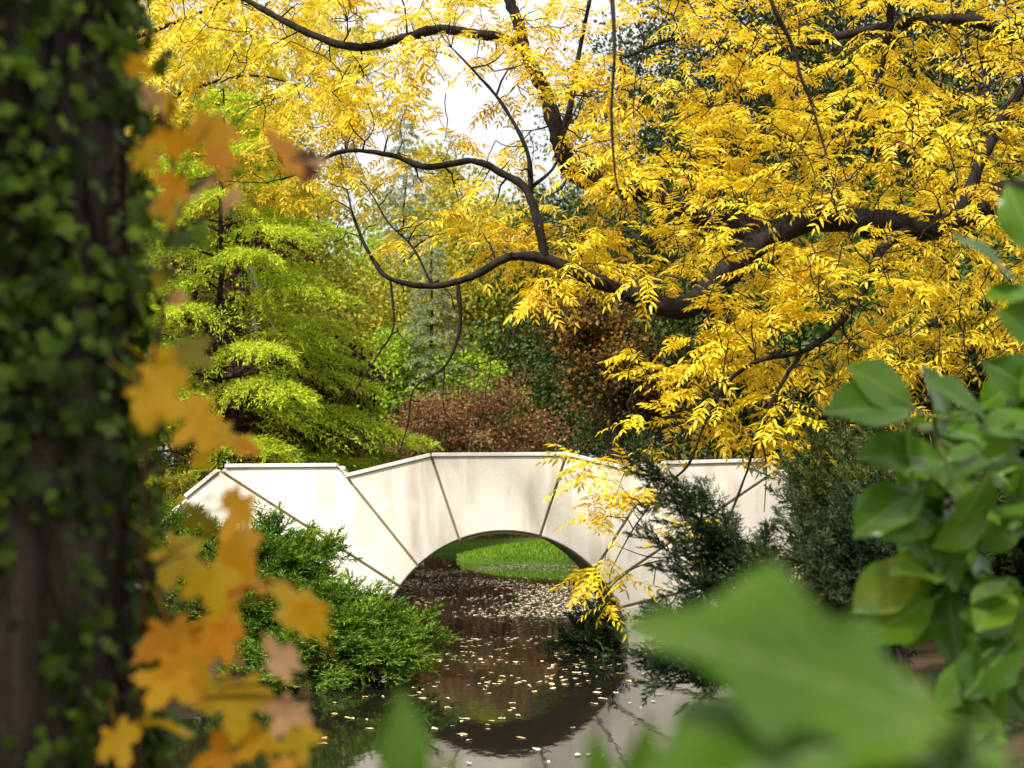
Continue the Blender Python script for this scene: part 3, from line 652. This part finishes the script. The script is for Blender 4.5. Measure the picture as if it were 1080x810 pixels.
for px, Y, r, h, m, lab in [(455, 46, 2.4, 2.0, M_DARK, 'low dark bush at the foot of the lime bush'), (560, 48, 2.6, 2.4, M_MID, 'low green bush behind the russet shrub'), (330, 30, 2.0, 2.4, M_DARK, 'dark bush under the larch boughs'), (250, 26, 1.8, 2.0, M_DARK, 'shaded bush low behind the left bridge end'), (880, 26, 2.2, 3.2, M_DARK, 'shaded bush behind the dark yew'), (1040, 13.5, 1.3, 2.6, M_DARK, 'shaded bush behind the broad green leaves at right edge'), (1090, 22, 2.6, 5, M_DARK, 'tall shaded bush beyond the right edge'), (1040, 5.0, .62, .95, M_DARK, 'low dark bush under the broad green leaves in the corner'), (930, 6.0, .6, .6, M_DARK, 'low dark bush on the bank at the foot of the dark junipers')]:
    x = px2x(px, Y); z = gh(x, Y)
    broad_tree('low_bush', lab, 'bush', (x, Y), [(x, Y, z + h * .5, r, r * .7, h * .6)], 200, 60, .12 if Y > 8 else .05, m, sig=.26 if Y > 8 else .10, tr=.12 if Y > 8 else .03)

# ------------------------------------------------------------------ junipers and yew
M_JUN = leaf_mat('juniper_scale', [(.018, .05, .008), (.07, .15, .014), (.22, .36, .03), (.44, .54, .06)], .35, 3.0, .5, .25)
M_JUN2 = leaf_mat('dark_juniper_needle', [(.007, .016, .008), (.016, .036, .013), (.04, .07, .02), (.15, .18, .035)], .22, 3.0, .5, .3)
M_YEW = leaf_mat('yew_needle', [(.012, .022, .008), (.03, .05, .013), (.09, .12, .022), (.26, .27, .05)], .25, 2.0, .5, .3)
def fan(base, tips): return [(np.array(base), at(*t)) for t in tips]
def gpt(px, Y, dz=0): x = px2x(px, Y); return np.array([x, Y, gh(x, Y) + dz])
kwj = dict(nb=15, bl=.12, sub=5, wn=.0115, nl=.055)
juniper('juniper_shrub', 'bright green spreading juniper arching over the water left of the arch', fan(gpt(330, 12.6), [(445, 668, 12.2), (430, 690, 11.9), (400, 650, 12.6), (420, 672, 12.8), (380, 640, 12.9), (350, 640, 12.4), (385, 690, 11.7), (340, 670, 11.8), (310, 640, 12.5), (300, 690, 11.8), (370, 665, 12.1), (270, 650, 12.3), (320, 700, 11.6), (410, 700, 11.8), (355, 710, 11.6), (360, 692, 12.6), (380, 687, 12.7), (340, 692, 12.6), (402, 690, 12.4), (250, 690, 12.2), (230, 712, 11.8), (285, 722, 11.3), (260, 720, 11.5), (215, 690, 12.4)]), M_JUN, 40, **kwj)
juniper('juniper_shrub', 'green juniper with upright sprays against the left bridge blocks', fan(gpt(255, 13.6), [(340, 585, 13.6), (318, 575, 13.8), (330, 610, 13.4), (300, 600, 13.2), (270, 585, 13.5), (310, 640, 13), (240, 600, 13.2), (285, 565, 13.9), (215, 575, 13.5), (270, 640, 12.9), (340, 632, 13.2), (230, 640, 13.0)]), M_JUN, 40, **kwj)
juniper('juniper_shrub', 'green juniper mound under the left end of the bridge', fan(gpt(170, 13.8), [(160, 545, 13.9), (190, 560, 13.8), (215, 575, 13.5), (150, 580, 13.4), (185, 600, 13.2), (210, 620, 13), (130, 560, 13.8), (160, 640, 13), (200, 660, 12.8)]), M_JUN, 40, **kwj)
juniper('golden_juniper', 'low yellow tinged juniper beside the left bridge end', fan(gpt(150, 16.5), [(165, 516, 16.5), (190, 520, 16.4), (205, 530, 16.3), (140, 520, 16.4), (120, 515, 16.6), (180, 545, 16)]), M_GOLDJ, 36, **kwj)
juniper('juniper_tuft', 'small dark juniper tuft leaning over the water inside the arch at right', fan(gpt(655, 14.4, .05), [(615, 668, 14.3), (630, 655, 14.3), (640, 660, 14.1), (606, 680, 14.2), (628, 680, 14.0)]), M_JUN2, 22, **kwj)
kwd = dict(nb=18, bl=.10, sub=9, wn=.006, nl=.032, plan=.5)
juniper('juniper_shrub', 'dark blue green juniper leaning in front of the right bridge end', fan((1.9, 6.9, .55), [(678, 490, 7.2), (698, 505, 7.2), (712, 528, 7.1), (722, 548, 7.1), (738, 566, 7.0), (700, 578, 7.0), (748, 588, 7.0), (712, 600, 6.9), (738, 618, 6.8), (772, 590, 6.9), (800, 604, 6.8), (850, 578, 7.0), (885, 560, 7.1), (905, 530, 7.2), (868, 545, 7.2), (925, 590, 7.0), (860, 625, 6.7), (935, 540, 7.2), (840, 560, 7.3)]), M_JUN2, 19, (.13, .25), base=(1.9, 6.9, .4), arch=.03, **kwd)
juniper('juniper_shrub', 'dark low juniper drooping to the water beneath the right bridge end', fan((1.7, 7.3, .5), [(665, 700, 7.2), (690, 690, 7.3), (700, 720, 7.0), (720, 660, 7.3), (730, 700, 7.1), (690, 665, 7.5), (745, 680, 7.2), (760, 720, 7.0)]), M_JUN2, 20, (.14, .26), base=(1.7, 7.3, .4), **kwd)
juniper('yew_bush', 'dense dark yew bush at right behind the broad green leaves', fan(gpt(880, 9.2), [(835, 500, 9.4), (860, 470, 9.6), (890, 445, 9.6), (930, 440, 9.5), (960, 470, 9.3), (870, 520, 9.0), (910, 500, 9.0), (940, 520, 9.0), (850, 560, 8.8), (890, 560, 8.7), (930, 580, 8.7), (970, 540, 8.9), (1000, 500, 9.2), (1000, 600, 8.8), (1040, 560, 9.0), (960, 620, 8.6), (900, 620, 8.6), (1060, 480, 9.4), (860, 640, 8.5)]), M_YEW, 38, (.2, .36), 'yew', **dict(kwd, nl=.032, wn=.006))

# ------------------------------------------------------------------ grass on the far bank
def grass():
    n = 26000; x = rng.uniform(-1.6, 6, n); y = rng.uniform(31, 37.8, n); s = pond_sd(x, y); k = s > .04; x, y = x[k], y[k]
    z = ground_h(x, y); n = len(x); d = rng.normal(0, .3, (n, 3)) + np.array([0, 0, 1]); mb = MB(); S = rng.uniform(.05, .12, n)
    mb.inst(NEEDLE, np.stack([x, y, z], -1), frames(d, np.array([0, -1, .2]) + rng.normal(0, .5, (n, 3))), np.stack([np.full(n, .022), S, S], -1))
    o = mb.build('grass', leaf_mat('lawn_grass', [(.07, .16, .01), (.16, .30, .015), (.26, .40, .03)], .35, 1.5, .5, .2))
    tag(o, 'short bright grass on the far pond bank seen through the arch', 'grass', kind='stuff')
grass()

# ------------------------------------------------------------------ floating leaves
M_FL = leaf_mat('floating_leaf', [(.36, .25, .12), (.58, .44, .24), (.74, .64, .44), (.76, .56, .16), (.70, .62, .52)], .1, 2, .45, .4, by_object=True, wisland=1.0)
M_FLS = leaf_mat('floating_leaf_drift', [(.44, .34, .22), (.66, .56, .42), (.76, .70, .60), (.74, .58, .26)], .1, 2, .45, .4, wisland=1.0)
fl_mesh = []
for k in range(5):
    a = np.linspace(0, 2 * math.pi, 11)[:-1]; el = .34 + .07 * k; r = 1 + rng.normal(0, .12, 10)
    v = np.concatenate([[(0, 0, .05)], np.stack([el * np.cos(a) * r, np.sin(a) * r, rng.uniform(.0, .22, 10)], -1)]); v[1 + 2, 1] *= 1.15
    mb = MB(); mb.add(v * .5, [(0, 1 + i, 1 + (i + 1) % 10) for i in range(10)]); me = mb.mesh('floating_leaf', True); me.materials.append(M_FL); fl_mesh.append((me, mb))
cand = []
while len(cand) < 270:
    Y = rng.uniform(8.2, 15.2); px = rng.uniform(330, 700); x = px2x(px, Y); py = 520 + F * H_CAM / Y
    wgt = .9 if (px > 425 and py < 720) else (.35 if px > 425 else .14)
    if rng.random() > wgt: continue
    if pond_sd(np.array([x]), np.array([Y]))[0] > -.08: continue
    cand.append((x, Y))
for k, (x, y) in enumerate(cand):
    o = bpy.data.objects.new('floating_leaf', fl_mesh[k % 5][0]); COL.objects.link(o)
    s = rng.uniform(.04, .085); o.location = (x, y, .004); o.scale = (s, s, s * rng.uniform(.6, 1.5)); o.rotation_euler = (rng.normal(0, .06), rng.normal(0, .06), rng.uniform(0, 6.28))
    tag(o, 'small pale fallen leaf floating flat on the dark pond', 'leaf', 'fallen leaves floating on the pond')
n = 17000; x = rng.uniform(-3.2, 3.2, n); y = 15.3 + 16 * rng.random(n) ** 1.25
dens = np.clip(np.array([noise.noise(Vector((a * .5, b * .35, 3))) for a, b in zip(x, y)]) * 2.1 + .30, .05, 1) * np.where((y < 21.5), 1, .75)
k = (pond_sd(x, y) < -.1) & (rng.random(n) < dens); x, y = x[k], y[k]; n = len(x)
mb = MB(); V0 = np.concatenate(fl_mesh[1][1].v); T0 = (V0, np.concatenate(fl_mesh[1][1].f))
a = rng.uniform(0, 6.28, n); yv = np.stack([np.cos(a), np.sin(a), np.zeros(n)], -1)
mb.inst(T0, np.stack([x, y, np.full(n, .004)], -1), frames(yv, np.array([0, 0, 1.]) + rng.normal(0, .07, (n, 3))), rng.uniform(.035, .08, n))
o = mb.build('floating_leaf_drift', M_FLS); tag(o, 'drift of countless pale fallen leaves on the water beyond the arch', 'fallen leaves', kind='stuff')

# ------------------------------------------------------------------ ivy-covered trunk at left
TX, TY = -.92, 2.55; tz = gh(TX, TY) - .1
def trunk_c(z): return np.array([TX - .035 * (z - 1.5), TY + .02 * (z - 1.5)])
def trunk_r(z): return .212 + .03 * np.maximum(0, 1.4 - z) ** 1.5 - .012 * (z - 1.5)
old = thing('old_tree', 'large dark tree trunk with furrowed bark at left edge', 'tree', (TX, TY, tz))
zz = np.linspace(tz, 7.5, 150); na = 72; mb = MB(); V = []
for z in zz:
    cx, cy = trunk_c(z); r = trunk_r(z) * np.clip((9 - z) / 6, .4, 1)
    for j in range(na):
        a = 2 * math.pi * j / na
        f = noise.noise(Vector((math.cos(a) * 3.4, math.sin(a) * 3.4, z * .7))) * .10 + (.5 - abs(noise.noise(Vector((math.cos(a) * 8, math.sin(a) * 8, z * 1.3))))) * .13
        V.append((cx + r * (1 + f) * math.cos(a), cy + r * (1 + f) * math.sin(a), z))
i = np.arange(len(zz) - 1)[:, None] * na; j = np.arange(na)[None]; j2 = (j + 1) % na
mb.add(V, np.stack([i + j, i + j2, i + na + j2, i + na + j], -1).reshape(-1, 4)); mb.build('trunk', M_IVYB, old, True)
# its unseen crown above the frame, added and placed to shade trunk and ivy
ml, mf = MB(), MB(); nclu = 300
cc = np.array([-3.4, .6, 6.4]) + nrm(rng.normal(size=(nclu, 3))) * np.array([2.3, 3.0, 1.7]) * (rng.random((nclu, 1)) ** .4)
cc = cc[(cc[:, 2] > 1.56 + np.maximum(cc[:, 1], 0) * .36 + .75)]
for k in range(0, len(cc), 14):
    s = np.array([*trunk_c(5.2), 5.2 + rng.uniform(-.6, 1.6)]); ml.tube(curve(s, cc[k], 7, (0, 0, .3), .02), np.linspace(.07, .012, 7), 6)
n = len(cc) * 45; P = np.repeat(cc, 45, 0) + rng.normal(size=(n, 3)) * .33
nr = nrm(rng.normal(size=(n, 3)) * .7 + np.array([0, 0, .8])); yy = np.cross(nr, rng.normal(size=(n, 3)))
mf.inst(LEAF2, P, frames(yy, nr), .12 * rng.uniform(.7, 1.2, n)); ml.build('limbs', M_IVYB, old, True); mf.build('crown', M_MID, old)
# ivy
M_IVY = leaf_mat('ivy_leaf', [(.010, .018, .003), (.025, .05, .005), (.05, .09, .007), (.11, .19, .012), (.26, .40, .025)], .3, 5, .5, .2)
ivy = thing('ivy_vine', 'glossy green ivy climbing the dark trunk at left edge', 'ivy', (TX + .2, TY - .2, tz))
ms, mf = MB(), MB(); P, Nn, Y_ = [], [], []
for k in range(26):
    a0 = rng.uniform(-2.7, .5); z0 = rng.uniform(tz, 2.6); pts = []
    for q_ in range(14):
        z = z0 + q_ * .11; a = a0 + .12 * math.sin(q_ * .8 + k) + .03 * q_ * rng.normal(); cx, cy = trunk_c(z); r = trunk_r(z) * 1.05 + .01
        pts.append((cx + r * math.cos(a), cy + r * math.sin(a), z))
    ms.tube(pts, np.linspace(.009, .003, 14), 5)
cnt = 0
while cnt < 6000:
    z = rng.uniform(.3, 4.2); a = rng.uniform(-3.0, .9)
    dn = noise.noise(Vector((math.cos(a) * 1.6, math.sin(a) * 1.6, z * 1.5))) + .28
    if z < 1.75 and -2.2 < a < -.7: dn -= .22          # barer bark low on the trunk
    if rng.random() > np.clip(dn * 1.6, .06, 1): continue
    cx, cy = trunk_c(z); r = trunk_r(z) * 1.06 + rng.uniform(.01, .07)
    o = np.array([math.cos(a), math.sin(a), 0]); P.append(np.array([cx, cy, z]) + o * r)
    Nn.append(o + np.array([0, 0, rng.uniform(.1, .9)]) + rng.normal(0, .45, 3)); Y_.append(np.array([rng.normal(0, .7), rng.normal(0, .5), -1])); cnt += 1
# sprigs standing off the right side
for (px, py) in [(150, 110), (165, 120), (180, 135), (140, 200), (160, 215), (185, 240), (205, 235), (215, 250), (175, 250), (150, 290), (130, 300), (145, 265), (160, 60), (140, 50), (150, 330), (155, 610), (160, 640), (150, 690), (160, 700), (155, 740)]:
    b = at(px, py, 2.48); cx, cy = trunk_c(b[2]); s = np.array([cx + trunk_r(b[2]) * .9, cy, b[2] + .05]); ms.tube(curve(s, b, 5, (0, 0, .03)), np.linspace(.004, .002, 5), 4)
    for _ in range(3 if px < 200 else 2):
        P.append(b + rng.normal(0, .022, 3)); Nn.append(np.array([rng.normal(0, .5), -1, .6 + rng.normal(0, .3)])); Y_.append(np.array([.5, 0, -.8]) + rng.normal(0, .4, 3))
P, Nn, Y_ = map(np.array, (P, Nn, Y_)); mf.inst(IVY, P, frames(Y_, nrm(Nn)), np.clip(rng.lognormal(-3.62, .33, len(P)), .014, .06))
ms.build('stems', M_TWIG, ivy, True); mf.build('foliage', M_IVY, ivy)

# ------------------------------------------------------------------ orange maple sapling
M_MAP = leaf_mat('orange_maple_leaf', [(.68, .47, .02), (.80, .48, .016), (.82, .40, .014), (.74, .25, .014)], .5, 4, .45, .3, by_object=True, wisland=.75)
M_MAPG = leaf_mat('olive_maple_leaf', [(.22, .20, .015), (.38, .28, .015)], .45, 5, .45, .3)
M_MAPB = leaf_mat('dead_maple_leaf', [(.10, .035, .018), (.18, .07, .03)], .25, 9, .6, .2)
M_MAPP = leaf_mat('pinkish_maple_leaf', [(.72, .36, .10), (.74, .46, .24)], .4, 9, .4, .4)
def maple_mesh(seed):
    r_ = np.random.default_rng(seed); out = []
    lobes = [(-2.25, .52), (-1.15, .86), (0, 1.0), (1.15, .86), (2.25, .52)]
    for k, (a, l) in enumerate(lobes):
        for da, rr in ((-.40, .60), (-.27, .80), (-.14, .76), (0, 1), (.14, .76), (.27, .80), (.40, .60)): out.append((a + da * (1 if k in (1, 2, 3) else .8), l * rr * (1 + r_.normal(0, .03))))
        if k < 4: out.append((a + .575, .44))
    pts = [(r * math.sin(t), r * math.cos(t)) for t, r in out] + [(0, -.08)]
    n = len(pts); mb = MB(); cu = r_.uniform(-.25, .6); tw = r_.normal(0, .25)
    def zf(x, y): return -cu * (x * x + .6 * y * y) + tw * x * y + .05 * math.sin(6 * x + seed)
    ring = [(x, y, zf(x, y)) for x, y in pts]; mid = [(x * .5, y * .5, zf(x * .5, y * .5) + .02) for x, y in pts]
    V = [(0, 0, 0)] + mid + ring
    mb.add(V, [(0, 1 + i, 1 + (i + 1) % n) for i in range(n)])
    mb.f.append(np.array([(1 + i, 1 + n + i, 1 + n + (i + 1) % n, 1 + (i + 1) % n) for i in range(n)]))
    mb.add([(.015, 0, 0), (-.015, 0, 0), (-.01, -.9, -.1), (.01, -.9, -.1)], [(0, 1, 2, 3)])
    return mb.mesh('maple_leaf', True)
MAPV = [[maple_mesh(s) for s in range(4)] for _ in range(4)]
for lst, m in zip(MAPV, (M_MAP, M_MAPG, M_MAPB, M_MAPP)):
    for me in lst: me.materials.append(m)
MX, MY = -.62, 2.4; mbase = np.array([MX, MY, gh(MX, MY) - .05])
maple = thing('maple_sapling', 'young maple with orange autumn leaves beside the ivy trunk', 'sapling', mbase)
stemv = [mbase, mbase + (.0, 0, .6), at(150, 640, 2.42), at(152, 480, 2.42), at(170, 330, 2.4), at(186, 180, 2.36), at(150, 60, 2.4)]
c = np.array(stemv); tt = np.linspace(0, 6, 26); c = np.stack([np.interp(tt, range(7), c[:, k]) for k in range(3)], -1)
mb = MB(); mb.tube(c, np.linspace(.0045, .0015, 26), 7)
leaves = [(262, 612, 60, 0), (240, 680, 62, 0), (170, 730, 56, 0), (225, 625, 64, 0), (200, 715, 66, 0), (265, 790, 62, 0), (325, 655, 50, 0), (160, 440, 50, 0), (205, 550, 48, 1), (248, 548, 58, 0), (200, 598, 62, 0), (252, 592, 70, 0), (305, 632, 68, 0), (290, 690, 64, 3), (335, 668, 52, 0), (222, 650, 66, 0), (188, 690, 66, 0), (215, 715, 60, 0), (250, 752, 62, 0), (180, 768, 64, 0), (300, 760, 52, 3), (130, 792, 50, 0), (222, 800, 60, 0), (290, 806, 52, 0), (318, 790, 40, 0), 
          (175, 425, 62, 0), (200, 452, 62, 0), (238, 462, 48, 0), (180, 395, 52, 0), (208, 378, 46, 1), (215, 490, 30, 0), (262, 472, 36, 0),
          (150, 72, 34, 0), (158, 105, 34, 3), (175, 112, 36, 0), (182, 155, 42, 0), (160, 170, 40, 0), (180, 205, 40, 0), (178, 228, 38, 0), (228, 150, 56, 0), (235, 178, 50, 0), (212, 205, 40, 3), (240, 215, 38, 3), (188, 320, 30, 3), (165, 300, 30, 1),
          (290, 150, 50, 0), (305, 170, 46, 0), (326, 176, 34, 2), (345, 171, 38, 3), (318, 184, 30, 2)]
for k, (px, py, rad, kind) in enumerate(leaves):
    Y = rng.uniform(1.9, 2.4); p = at(px, py, Y); s = rad / F * Y * .92 * rng.uniform(.78, 1.05)
    me = MAPV[kind][k % 4]; o = bpy.data.objects.new('leaf', me); COL.objects.link(o); o.parent = maple; o.matrix_parent_inverse = parent_inv(maple)
    yv = np.array([rng.normal(0, .7), rng.normal(0, .5), -.8 + rng.normal(0, .3)]); nv = np.array([rng.normal(0, .75), -1, .5 + rng.normal(0, .6)])
    if px in (228, 235): yv = np.array([.25, 0, -1.]); nv = np.array([1.1, -.8, .2])
    if px in (290, 305): yv = np.array([-.75, 0, .8]); nv = np.array([.75, -.5, .6])
    if px == 345: yv = np.array([1., 0, .02]); nv = np.array([0, -.28, 1.])
    if px in (326, 318): yv = np.array([.2, 0, -1.]); nv = np.array([.5, -.7, .3])
    if px in (238, 262): yv = np.array([1., .2, -.5]); nv = np.array([.2, -.6, .9])
    fr = frames(yv[None], nv[None])[0]
    from mathutils import Matrix
    base_p = p - fr[:, 1] * s * .4
    o.matrix_basis = Matrix.Translation(base_p) @ Matrix(fr.tolist()).to_4x4() @ Matrix.Scale(s, 4)
    st = base_p - fr[:, 1] * s * .88 - fr[:, 2] * s * .1
    j = int(np.argmin(np.linalg.norm(c - (st + np.array([0, 0, -.08])), axis=1))); mb.tube(curve(c[j], st, 6, (0, 0, .02)), np.linspace(.0025, .0014, 6), 5)
    if kind: o['label'] = {1: 'olive green maple leaf', 2: 'shrivelled brown maple leaf', 3: 'pinkish orange maple leaf'}[kind]
mb.build('stem', M_REDST, maple, True)

# ------------------------------------------------------------------ broad-leaved shrubs at right
M_MAG = leaf_mat('broad_leaf', [(.035, .10, .008), (.07, .17, .010), (.13, .27, .014), (.24, .38, .025)], .40, 3, .28, .5, by_object=True, wisland=.65, veins=True)
M_MAGY = leaf_mat('yellowing_broad_leaf', [(.12, .24, .012), (.20, .30, .015), (.46, .44, .02)], .42, 14, .35, .35, veins=True, wisland=.15)
def mag_mesh(seed, mat, narrow=1.0, lobes=0.0):
    r_ = np.random.default_rng(seed); nu, nv = 29, 9; mb = MB(); V = []
    cu, fold, wav = r_.uniform(.05, .4), r_.uniform(.05, .35), r_.uniform(.01, .035)
    for i in range(nu):
        t = i / (nu - 1); wd = narrow * float(np.interp(t, [0, .1, .3, .5, .65, .8, .9, .96, 1], [.004, .09, .225, .29, .285, .20, .105, .045, .003])) * (1 + lobes * (math.sin(18 * t + seed) - .3))
        for j in range(nv):
            s = j / (nv - 1) * 2 - 1; x = s * wd
            V.append((x, t, -cu * t * t * .6 + fold * abs(x) + wav * math.sin(11 * t + seed) * s * abs(s)))
    i = np.arange(nu - 1)[:, None] * nv; j = np.arange(nv - 1)[None]
    mb.add(V, np.stack([i + j, i + j + 1, i + nv + j + 1, i + nv + j], -1).reshape(-1, 4))
    mb.add([(.012, 0, 0), (-.012, 0, 0), (-.012, -.14, -.02), (.012, -.14, -.02)], [(0, 1, 2, 3)])
    me = mb.mesh('broad_leaf', True); me.materials.append(mat); return me
MAGV = [mag_mesh(s, M_MAG) for s in range(6)]; MAGY = [mag_mesh(s, M_MAGY) for s in range(2)]
def leaf_obj(root, me, tip_px, base_px, Yt, Yb_, nv):
    from mathutils import Matrix
    b, t_ = at(*base_px, Yb_), at(*tip_px, Yt); s = np.linalg.norm(t_ - b); fr = frames((t_ - b)[None], np.array(nv, float)[None])[0]
    o = bpy.data.objects.new('leaf', me); COL.objects.link(o); o.parent = root; o.matrix_parent_inverse = parent_inv(root)
    o.matrix_basis = Matrix.Translation(b) @ Matrix(fr.tolist()).to_4x4() @ Matrix.Scale(s, 4)
    return o, b
MGX, MGY = px2x(1010, 3.5), 3.5; gb = np.array([MGX, MGY, gh(MGX, MGY) - .05])
mag = thing('broadleaf_shrub', 'tall shrub with large oval green leaves at right edge', 'shrub', gb)
up = (0, -.7, 1); fc_ = (0, -1, .35)
ml_ = [((905, 383), (965, 432), up, 0), ((876, 426), (962, 432), up, 0), ((992, 404), (985, 440), fc_, 0), ((935, 437), (985, 448), up, 0), ((940, 455), (972, 520), (-.6, -.8, .3), 0),
       ((1008, 462), (1000, 530), fc_, 0), ((962, 455), (968, 540), (.9, -.5, .2), 0), ((1030, 452), (970, 448), up, 0), ((1040, 480), (1062, 452), fc_, 0), ((1032, 425), (1100, 440), up, 0), ((1055, 380), (1100, 425), fc_, 0), ((1040, 440), (1110, 455), up, 0),
       ((902, 640), (975, 590), (0, -.7, .8), 1), ((960, 530), (985, 600), (-.4, -1, .3), 0), ((950, 535), (1010, 545), up, 0), ((940, 600), (1000, 610), up, 0), ((1030, 585), (1050, 660), fc_, 0), ((1065, 560), (1010, 560), up, 0),
       ((985, 590), (1030, 560), up, 0), ((960, 680), (990, 600), (-.3, -1, .4), 0), ((1010, 700), (1000, 620), fc_, 0), ((1075, 620), (1020, 610), up, 0), ((1090, 530), (1040, 540), up, 0), ((1060, 700), (1070, 620), fc_, 0), ((985, 745), (1040, 690), up, 0), ((1020, 650), (1075, 650), fc_, 0),
       ((1085, 760), (1040, 700), up, 0), ((1050, 540), (1010, 520), up, 0), ((1095, 480), (1050, 500), up, 0), ((930, 560), (990, 555), (0, -.9, .6), 0), ((1000, 790), (1060, 720), up, 0), ((975, 495), (1000, 545), (-.2, -1, .2), 0), ((1045, 505), (1010, 555), (.4, -1, .2), 0),
       ((1010, 245), (1080, 300), up, 0), ((1062, 195), (1095, 270), (-.4, -.9, .3), 0), ((1045, 300), (1110, 320), up, 0), ((1060, 330), (1120, 350), fc_, 0)]
for _ in range(60):
    bx, by = rng.uniform(965, 1095), rng.uniform(430, 800); an = rng.uniform(0, 6.28); ln = rng.uniform(52, 95)
    ml_.append(((bx + ln * math.cos(an), by + .75 * ln * math.sin(an)), (bx, by), up if rng.random() < .6 else (rng.normal(0, .3), -1, .4), 0))
mb = MB()
stm = [np.array([gb, gb + (.03, 0, .5), at(1030, 720, 3.5), at(1010, 620, 3.4), at(1000, 540, 3.35), at(985, 440, 3.3)]), np.array([gb + (.05, .02, 0), at(1100, 700, 3.4), at(1110, 500, 3.3), at(1105, 380, 3.2), at(1100, 260, 3.1)])]
nodes = []
for c0 in stm:
    tt = np.linspace(0, len(c0) - 1, 24); c = np.stack([np.interp(tt, range(len(c0)), c0[:, k]) for k in range(3)], -1); mb.tube(c, np.linspace(.016, .006, 24), 7); nodes += list(c)
nodes = np.array(nodes)
for k, (tp, bs, nv, yel) in enumerate(ml_):
    Y = rng.uniform(3.05, 3.5) - (.5 if tp[1] < 340 else 0); me = (MAGY if yel else MAGV)[k % (2 if yel else 6)]
    o, b = leaf_obj(mag, me, tp, bs, Y - .08 + rng.normal(0, .05), Y, np.array(nv) + rng.normal(0, .25, 3))
    if yel: o['label'] = 'yellowing leaf'
    j = int(np.argmin(np.linalg.norm(nodes - b, axis=1))); mb.tube(curve(nodes[j], b, 5, (0, 0, -.01)), np.linspace(.005, .003, 5), 5)
mb.build('stem', M_STEM, mag, True)
# a very near sprig of the same kind of leaf, strongly out of focus
NX, NY = px2x(1000, .95), .95; nb_ = np.array([NX, NY, gh(NX, NY) - .05])
near = thing('broadleaf_shrub', 'blurred broad green leaves close to the viewer at bottom right', 'shrub', nb_)
mb = MB(); c0 = np.array([nb_, nb_ + (0, 0, .5), at(1030, 830, .98)]); mb.tube(np.stack([np.interp(np.linspace(0, 2, 9), range(3), c0[:, k]) for k in range(3)], -1), np.linspace(.009, .004, 9), 7)
M_MAGN = leaf_mat('near_broad_leaf', [(.05, .14, .004), (.10, .23, .006), (.22, .35, .02)], .48, 9, .26, .5, vk=.6, by_object=True, wisland=.5, veins=True)
nearm = [mag_mesh(s + 40, M_MAGN, .85, .24) for s in range(4)]
for k, (tp, bs, Yt, Yb_, nv) in enumerate([((698, 628), (1005, 775), .86, .93, (.30, -.80, .55)), ((625, 800), (1010, 765), .82, .92, (0, -.30, 1)), ((590, 860), (1005, 810), .78, .92, (-.1, -.5, 1)), ((860, 880), (1030, 800), .85, .95, (0, -.5, 1)),
                                           ((1110, 790), (1010, 830), .9, .98, (.2, -.4, 1)), ((740, 720), (1010, 790), .88, .97, (.1, -.5, .9)), ((945, 690), (1020, 800), .95, .97, (.4, -.5, .8)), ((760, 850), (1010, 815), .82, .95, (-.1, -.9, .6)), ((690, 870), (960, 790), .84, .93, (.2, -.45, .9)), ((870, 720), (1030, 795), .93, .98, (-.2, -.4, .9)), ((800, 770), (1000, 830), .88, .95, (.3, -.8, .6)), ((930, 850), (1060, 790), .92, 1.0, (.1, -.6, .8))]):
    o, b = leaf_obj(near, nearm[k % 4], tp, bs, Yt, Yb_, nv); mb.tube(curve(c0[-1], b, 4), np.linspace(.004, .003, 4), 5)
mb.build('stem', M_STEM, near, True)
SX, SY = px2x(430, 1.05), 1.05; sb = np.array([SX, SY, gh(SX, SY) - .05])
spr = thing('leafy_sprout', 'single blurred green leaf tip poking up at bottom centre', 'sprout', sb)
mb = MB(); mb.tube(curve(sb, at(430, 870, 1.05), 6), np.linspace(.007, .004, 6), 6); mb.build('stem', M_STEM, spr, True)
nm = [mag_mesh(s + 20, M_MAGN, .55) for s in range(2)]
leaf_obj(spr, nm[0], (424, 725), (432, 900), 1.05, 1.05, (.2, -1, .2)); leaf_obj(spr, nm[1], (478, 800), (440, 900), 1.05, 1.05, (.2, -1, .3))
SX, SY = px2x(625, 1.0), 1.0; sb = np.array([SX, SY, gh(SX, SY) - .05])
spr = thing('leafy_sprout', 'blurred green leaf tip at bottom edge beside the largest blurred leaf', 'sprout', sb)
mb = MB(); mb.tube(curve(sb, at(640, 880, 1.0), 6), np.linspace(.007, .004, 6), 6); mb.build('stem', M_STEM, spr, True)
leaf_obj(spr, nm[0], (624, 770), (650, 900), 1.0, 1.0, (-.2, -1, .2)); leaf_obj(spr, nm[1], (690, 760), (660, 890), 1.0, 1.0, (.2, -1, .3))
